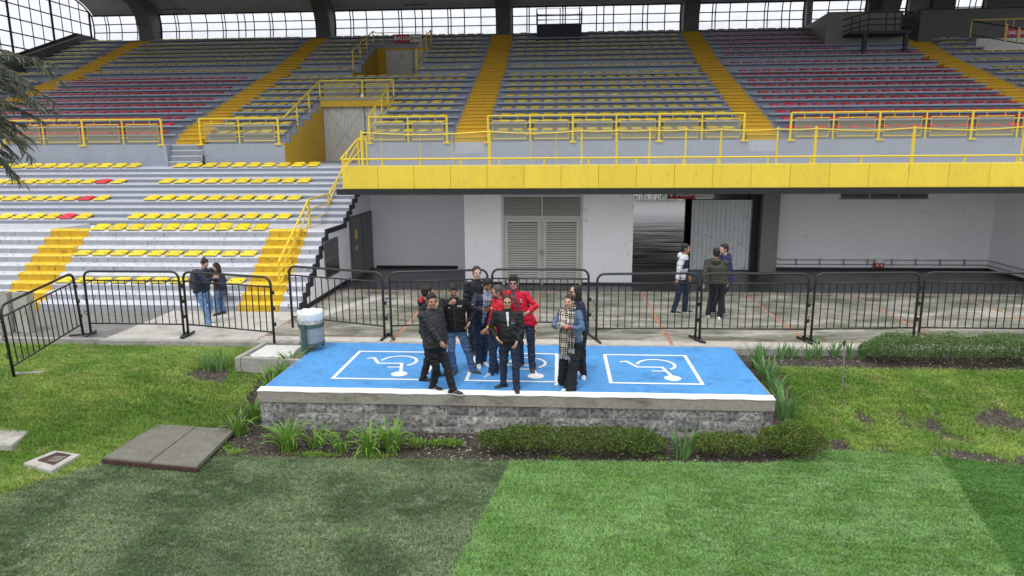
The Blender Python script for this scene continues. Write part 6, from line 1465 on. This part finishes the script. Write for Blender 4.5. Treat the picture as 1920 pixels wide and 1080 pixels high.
        limb(g, [an+UP*.02, A+UP*.05], [.042*q, .042*q]); sm = remesh(g, .008, 2); sh = link_mesh(sm, 'shoe', shoe, root, None, off)
        g = MB(); loft(g, [(A-tv*.09*q+UP*.011, sv*.025*q, UP*.011), (A-tv*.06*q+UP*.012, sv*.041*q, UP*.012), (A+tv*.02*q+UP*.011, sv*.042*q, UP*.011), (A+tv*.12*q+UP*.011, sv*.051*q, UP*.011), (A+tv*.175*q+UP*.011, sv*.042*q, UP*.011), (A+tv*.205*q+UP*.013, sv*.02*q, UP*.009)], 14, 3)
        so = g.build('sole', sole, sh, True, local=False); so.data.transform(Matrix.Translation(-off)); WL.pop(so.name, None)
        if shoe == 'shoe_black' and sole == 'sole_white':
            g = MB()
            for j in range(3):
                for ss in (-1, 1): c0 = A+tv*(.025+.028*j)*q; g.add([c0+sv*ss*.044*q+UP*.022, c0+tv*.012+sv*ss*.044*q+UP*.022, c0+tv*.002+sv*ss*.036*q+UP*.072, c0-tv*.01+sv*ss*.036*q+UP*.072], [(0, 1, 2, 3)])
            st_ = g.build('side_stripes', 'sole_white', sh); st_.data.transform(Matrix.Translation(-off)); WL.pop(st_.name, None)
    ctx.update(root=root, off=off, on_chest=on_chest, strip=strip, mark=mark, T=T, hl=hl, hf=hf, headc=headc, knee=knee, rz=rz)
    if extra: extra(ctx)
    return root
GP = 'men and women standing on the blue deck'
# 1 man behind, red hood
def x_a1(c):
    g = MB(); n_ = c['neck']; lf, fw, s = c['lf'], c['fw'], c['s']; ell(g, n_-fw*.09*s-UP*.0, (.12*s, .06*s, .07*s), (lf, fw, UP)); link_mesh(remesh(g, .011, 2), 'hood_lining', 'red_cloth', c['root'], None, c['off'])
person('man at the far left of the group, dark jacket with red hood lining, half hidden', 11.72, 1.74, 100, [(794, 716), (819, 708)], 803, 801, top='jacket_black', legs='trousers_black', head_yaw=20, hood='back', extra=x_a1, group=GP, hands=(None, at(800, 640, 11.55)))
# 2 man in quilted jacket
person('man in charcoal quilted jacket and black trainers at the left, looking sideways', 11.05, 1.72, 55, [(849, 739), (812, 731)], 809, 815, hands=(at(838, 648, 11.2), at(829, 645, 10.85)), poles=(None, (-.3, -1, 0)), top='puffer_black', legs='trousers_black', puff=1., head_yaw=-28, head_pitch=4, shoe='shoe_black', sole='sole_white', group=GP, skin='skin_b', curl=(.3, .5), build_=1.12, belly=.035, toe=(20, 15))
# 3 man with raised hand
def x_a3(c):
    c['mark']('chest_print', '1240', 'sign_white', .1, .78, .045); c['mark']('chest_print', 'IKL', 'sign_white', -.09, .74, .03)
person('man in black zip jacket and blue jeans raising a hand to his moustache', 12.1, 1.70, 8, [(887, 700), (852, 701)], 851, 855, hands=(at(880, 606, 12.0), at(844, 569, 11.78)), poles=((.6, -.5, 0), (-.8, -.1, -.6)), top='softshell_black', legs='jeans_blue', haircol='hair_black', skin='skin_b', head_pitch=22, moustache=True, glasses='up', shoe='shoe_brown', group=GP, extra=x_a3, pinch=(False, True), curl=(.4, .8), collar='sweater_grey', build_=1.14, belly=.02, toe=(50, -8))
# 4 tall man behind
def x_a4(c):
    g = MB()
    for sg in (1,):
        pts = [c['on_chest'](.115*sg, z, .01)[0] for z in (.45, .6, .75, .88)]+[c['neck']+c['lf']*.1*sg-UP*.02-c['fw']*.02]; g.tube(pts, .018, 6)
    g.build('strap', 'backpack_grey', c['root'])
person('tall man in black jacket with shoulder strap standing behind the group', 13.25, 1.80, 38, [(884, 664), (893, 660)], 893, 888, top='jacket_black', legs='trousers_black', hair='buzz', haircol='hair_brown', skin='skin_c', head_yaw=-18, shoe='shoe_black', sole='sole_white', group=GP, extra=x_a4, build_=1.08)
# 5 man looking down
def x_phone(p, rot=0):
    def fn(c):
        g = MB(); q = Vector(p); lf, fw = c['lf'], c['fw']; g.add([q+lf*a*.036+fw*bb*.07+UP*(bb*.03+z) for z in (0, .009) for a, bb in ((-1, -1), (1, -1), (1, 1), (-1, 1))], [(0, 3, 2, 1), (4, 5, 6, 7), (0, 1, 5, 4), (1, 2, 6, 5), (2, 3, 7, 6), (3, 0, 4, 7)])
        c['phone'] = (g, p)
        t = thing('mobile_phone', 'dark mobile phone held in the hands of ' + c.get('who', 'the man looking down in the navy jacket'), 'phone', tuple(q)); g.build('phone_body', 'black_metal', t)
    return fn
def c_a5(c, x):
    u = x['L'](c); ff = x['F'](c); z = (c.z-x['hipc'].z)/(x['neck'].z-x['hipc'].z)
    if ff > .05*x['s'] and abs(u) < (.02+.075*z)*x['s'] and min((c-x['elb'][0]).length, (c-x['elb'][1]).length, (c-x['wr'][0]).length, (c-x['wr'][1]).length) > .1: return 1
    return 0
h5 = at(911, 578, 12.13)
person('man in navy jacket over grey sweater looking down at a phone', 12.5, 1.75, 22, [(898, 688), (907, 684)], 914, 902, hands=(h5+Vector((.05, .03, -.02)), h5+Vector((-.05, 0, -.02))), poles=((.7, -.5, -.4), (-.8, -.3, -.4)), top=['navy', 'sweater_grey'], topcol=c_a5, legs='jeans_dark', hair='buzz', haircol='hair_black', skin='skin_d', head_pitch=35, lean=.06, shoe='shoe_white', sole='sole_white', group=GP, curl=(.8, .8), extra=x_phone(h5+Vector((.0, -.05, .02))), collar='shirt_white', build_=1.05, hem=.05)
# 6 man in red jacket in profile
def c_a6(c, x):
    k = 0; u = (c-x['elb'][0]).length
    if (c-x['wr'][0]).length < .17 and (c-x['wr'][0]).dot(x['fw']) < .01: return 1
    return 0
person('man in red and yellow jacket seen in profile wearing glasses', 11.93, 1.69, -62, [(922, 706), (931, 702)], 931, 930, hands=(at(913, 617, 11.75), None), poles=((.3, -1, -.1), None), top=['red_jacket', 'yellow_cloth'], topcol=c_a6, legs='jeans_dark', hair='buzz', haircol='hair_grey', skin='skin_b', glasses='clear', beard=True, shoe='shoe_blue', sole='sole_white', group=GP, collar='hoodie_grey', belly=.02, extra=lambda c: c['mark']('chest_print', '1240', 'sign_white', -.02, .74, .045), head_yaw=-8, head_pitch=6)
# 7 front man with glasses
def x_a7(c):
    p, n_ = c['on_chest'](.085, .72, .007); lf = c['lf']; g = MB(); q = .026
    g.add([p+UP*q*1.0, p-lf*q*.9-UP*q*.4, p-lf*q*.3-UP*q*.4, p+UP*q*.1], [(0, 1, 2, 3)]); g.add([p+UP*q*1.0, p+UP*q*.1, p+lf*q*.3-UP*q*.4, p+lf*q*.9-UP*q*.4], [(0, 1, 2, 3)]); g.build('red_emblem', 'sign_red', c['root'])
    c['mark']('chest_print', 'MITSUBISHI', 'sign_white', .085, .64, .014)
person('smiling man with glasses in black jacket and dark jeans, front of the group', 11.25, 1.675, 4, [(968, 733), (944, 727)], 951, 955, hands=(at(969, 642, 11.1), at(932, 634, 11.05)), poles=((1, -.5, .1), (-.6, -.8, 0)), top='jacket_black', legs='jeans_dark', hair='buzz', haircol='hair_brown', skin='skin_a', glasses='clear', shoe='shoe_black', group=GP, under='shirt_white', belly=.05, extra=x_a7, build_=1.16, toe=(8, -60), curl=(.6, .4), head_yaw=4)
# 8 man in red fleece
def x_a8(c):
    p, n_ = c['on_chest'](.1, .74, .007); g = MB(); lf = c['lf']
    for q in range(4): aa = q*math.pi/2+.785; g.tube([p+lf*.009*math.cos(aa)+UP*.009*math.sin(aa), p+lf*.022*math.cos(aa)+UP*.022*math.sin(aa)], .006, 5)
    g.build('round_emblem', 'sign_white', c['root']); c['mark']('chest_print', 'Chevyplan', 'sign_white', .1, .68, .016)
def c_a8(c, x):
    u = x['L'](c); z = (c.z-x['hipc'].z)/(x['neck'].z-x['hipc'].z)
    return 1 if (x['F'](c) > .03 and -.04 < u < .03 and .5 < z < 1.2 and min((c-x['elb'][0]).length, (c-x['wr'][0]).length) > .1) else 0
person('tall smiling man with sunglasses in bright red jacket over grey hoodie', 12.42, 1.80, -8, [(998, 697), (977, 687)], 963, 984, hands=(at(991, 585, 12.05), at(960, 610, 12.5)), poles=((1, -.4, -.5), None), top=['red_fleece', 'hoodie_grey'], topcol=c_a8, legs='jeans_dark', hair='fringe', haircol='hair_black', skin='skin_c', glasses='sun', shoe='shoe_brown', group=GP, extra=x_a8, curl=(.45, .4), build_=1.1, head_yaw=6, hood=None, collar='hoodie_grey', hem=.03)
# 9 woman with scarf
def x_a9(c):
    nk, lf, fw, s, rt, off = c['neck'], c['lf'], c['fw'], c['s'], c['root'], c['off']
    def ribbon(path, w, name, uoff=0.):
        vs = []; uvs = []; fs = []; n = len(path); L_ = 0
        for i, (p, wv) in enumerate(path):
            if i: L_ += (p-path[i-1][0]).length
            wv = wv.normalized()
            for j in range(7): t = j/6-.5; nrm = fw*.012*math.sin(j*2.1+i*.35); vs.append(p+wv*w*t*2*(1+.05*math.sin(i))+nrm); uvs.append((uoff+t*w*2, L_))
        for i in range(n-1):
            for j in range(6): fs.append((i*7+j, i*7+j+1, (i+1)*7+j+1, (i+1)*7+j))
        me = bpy.data.meshes.new(name); me.from_pydata([tuple(v-off) for v in vs], [], fs); uv = me.uv_layers.new(name='UVMap')
        for lp in me.loops: uv.data[lp.index].uv = uvs[lp.vertex_index]
        me.materials.append(M['plaid_scarf']); me.polygons.foreach_set('use_smooth', [True]*len(fs)); o = bpy.data.objects.new(name, me); C.objects.link(o); o.parent = rt
        sm = o.modifiers.new('thick', 'SOLIDIFY'); sm.thickness = .008
        fr = MB(); a0 = vs[-7:]
        for j in range(7):
            for q in range(2): p = a0[j]+lf*.012*q; fr.tube([p, p-UP*.05+lf*.004*math.sin(j*3+q), p-UP*.08+lf*.01*math.sin(j*5+q)], .003, 4, cap=False)
        g = fr.build('fringe', 'shirt_white', rt)
        return o
    def front(u, z, push=.025): return c['on_chest'](u, z, push)[0]
    drop = lambda u, zs: [(front(u, z), lf+fw*.0) for z in zs]
    P1 = drop(-.085, (.98, .9, .8, .68, .55, .42, .3)); p = P1[-1][0]
    for q in (.1, .2, .3, .4): P1.append((p-UP*q*s-lf*.012*q*10*.3+fw*.01, lf+fw*.05))
    ribbon(P1, .085, 'scarf', .0)
    P2 = drop(.06, (.98, .9, .8, .68, .55, .42, .3)); p = P2[-1][0]
    for q in (.08, .17, .27): P2.append((p-UP*q*s-lf*.06*q+fw*.015, lf+fw*.1))
    ribbon(P2, .06, 'scarf', .07)
    g = MB(); n_ = 14
    ring = [nk+lf*.085*s*math.cos(q)+fw*.08*s*math.sin(q)+UP*(.035-.02*math.sin(q))*s for q in [math.pi*2*i/n_ for i in range(n_)]]; g.tube(ring, .03*s, 8, closed=True)
    me = g.mesh('scarf_collar', 'plaid_scarf', True); uv = me.uv_layers.new(name='UVMap')
    for lp in me.loops: co = me.vertices[lp.vertex_index].co; uv.data[lp.index].uv = ((co-nk).dot(lf)*1.3, co.z*1.5)
    me.transform(Matrix.Translation(-off)); o = bpy.data.objects.new('scarf_collar', me); C.objects.link(o); o.parent = rt
    g = MB(); p = front(.1, .55, .03); ell(g, p, (.05, .02, .03)); link_mesh(remesh(g, .01, 1, lambda c_: .008*mnoise.noise(c_*30)), 'red_glove', 'red_cloth', rt, None, off)
h9 = at(1059, 614, 11.1)
person('woman in denim jacket and wide black trousers wearing a plaid scarf', 11.38, 1.665, -22, [(1069, 733), (1056, 722)], 1067, 1074, hands=(h9+Vector((.06, .03, 0)), h9+Vector((-.05, .02, .01))), poles=((1, -.3, -.5), (-.9, -.4, -.5)), top='denim_jacket', legs='trousers_black', hair='tied', haircol='hair_brown', skin='skin_c', female=True, flare=.04, shoe='shoe_white', sole='sole_white', group=GP, curl=(.9, .8), extra=x_a9, build_=1.06, hem=-.05, toe=(-40, -45))
# 10 woman behind
person('woman with long black hair in dark jacket standing behind the scarf wearer', 11.98, 1.70, -60, [(1094, 709), (1086, 701)], 1078, 1088, hands=(None, None), top='navy', legs='trousers_black', hair='long', skin='skin_c', female=True, shoe='shoe_white', sole='sole_white', group=GP, glasses='sun', toe=(60, 30))
# two students by the stand
def x_pack(c):
    lf, fw, s = c['lf'], c['fw'], c['s']; p = c['hipc'].lerp(c['neck'], .52)-fw*.22*s; t = thing('backpack', 'grey backpack worn by the standing student before the steps', 'backpack', tuple(p-UP*.25)); WL[t.name] = (p-UP*.25, 0)
    g = MB(); loft(g, [(p-UP*.24, lf*.13, fw*.08), (p-UP*.2, lf*.16, fw*.11), (p, lf*.165, fw*.115), (p+UP*.17, lf*.14, fw*.09), (p+UP*.24, lf*.08, fw*.05)], 18, 3); me = remesh(g, .013, 2, lambda q: .006*mnoise.noise(q*14)); link_mesh(me, 'bag', 'backpack_grey', t, None, p-UP*.25)
    g = MB(); q = p-fw*.1-UP*.06; loft(g, [(q-UP*.12, lf*.1, fw*.04), (q, lf*.115, fw*.05), (q+UP*.1, lf*.09, fw*.035)], 14, 3); g.build('front_pocket', 'backpack_grey', t, True)
    for sg in (-1, 1): g = MB(); g.tube([p+lf*.09*sg+UP*.2, c['neck']+lf*.1*sg*s-UP*.01, c['on_chest'](.12*sg, .75, .01)[0], c['on_chest'](.14*sg, .5, .01)[0], p+lf*.14*sg-UP*.15], .014, 6); g.build('strap', 'backpack_grey', t)
person('student with hair bun in dark sweater and light jeans standing by the steps', 15.55, 1.66, 70, [(392, 611), (390, 603)], 389, 384, hands=(at(403, 519, 15.75), at(401, 521, 15.4)), poles=((.2, -1, -.6), (-.3, -1, -.6)), top='navy', legs='jeans_light', hair='bun', skin='skin_c', female=True, head_pitch=34, lean=.14, shoe='shoe_white', sole='sole_white', group='students by the steps', curl=(.7, .7), extra=x_pack, toe=(10, 10), build_=1.32, puff=.4)
ps = at(417, 553, 17.2); hs_ = at(405, 501, 16.85); hh = at(405, 521, 16.75)
def x_l2(c): c['who'] = 'the student sitting on the step'; x_phone(hh+Vector((0, -.03, .03)))(c)
person('student with long dark hair sitting on the lowest step over a phone', 16.9, 1.62, -35, [(16.0, 16.0, 0), (16.0, 16.0, 0)] and [tuple(gnd(419, 588)), tuple(gnd(410, 590))], tuple(hs_), None, hands=(hh+Vector((.05, 0, 0)), hh+Vector((-.05, 0, 0))), poles=((.6, -.4, -.7), (-.6, -.4, -.7)), top=['maroon', 'navy'], topcol=lambda c, x: 0 if (x['F'](c) > .05 and abs(x['L'](c)) < .09) else 1, legs='jeans_blue', hair='long', skin='skin_c', female=True, head_pitch=30, shoe='shoe_brown', group='students by the steps', build_=1.42, puff=.5, hem=.14, seated=(ps.x-.04, 17.2, .52), curl=(.7, .7), extra=x_l2)
# three men talking in the portico
def c_r1(c, x):
    z = (c.z-x['hipc'].z)/(x['neck'].z-x['hipc'].z); u = min((c-x['elb'][k]).length for k in (0, 1))
    dl = abs(x['L'](c))
    near_arm = (c-x['elb'][1]).length < .2 and dl > .12
    if c.z > x['elb'][0].z-.02 and .42 < z < .82 and dl < .19 and x['F'](c) > -.02: return 1
    if (c-x['wr'][0]).length < .22: return 1
    return 0
person('man in white and navy hooded jacket facing right, left of three talking', 17.25, 1.78, 68, [(1284, 586), (1263, 588)], 1282, 1273, hands=(at(1291, 518, 17.3), at(1270, 527, 17.0)), poles=(None, (-.4, -1, 0)), top=['white_jacket', 'navy'], topcol=c_r1, legs='jeans_dark', hair='buzz', haircol='hair_black', skin='skin_d', hood='back', beard=False, shoe='shoe_black', sole='sole_white', group='three men talking in the portico', head_yaw=12, toe=(15, 10))
person('man in olive quilted hooded jacket seen from behind', 16.7, 1.74, 165, [(1327, 596), (1349, 599)], 1339, 1341, hands=(at(1318, 535, 16.5), at(1361, 538, 16.75)), top='olive_puffer', legs='trousers_black', hair='short', skin='skin_b', hood='back', puff=.9, shoe='shoe_white', sole='sole_white', group='three men talking in the portico', build_=1.12, head_yaw=10)
person('man in navy hooded sweatshirt facing left, behind the olive jacket', 17.22, 1.77, -72, [(1336, 587), (1354, 589)], 1352, 1357, top='navy_hoodie', legs='jeans_dark', hair='short', skin='skin_c', hood='back', shoe='shoe_black', sole='sole_white', group='three men talking in the portico')
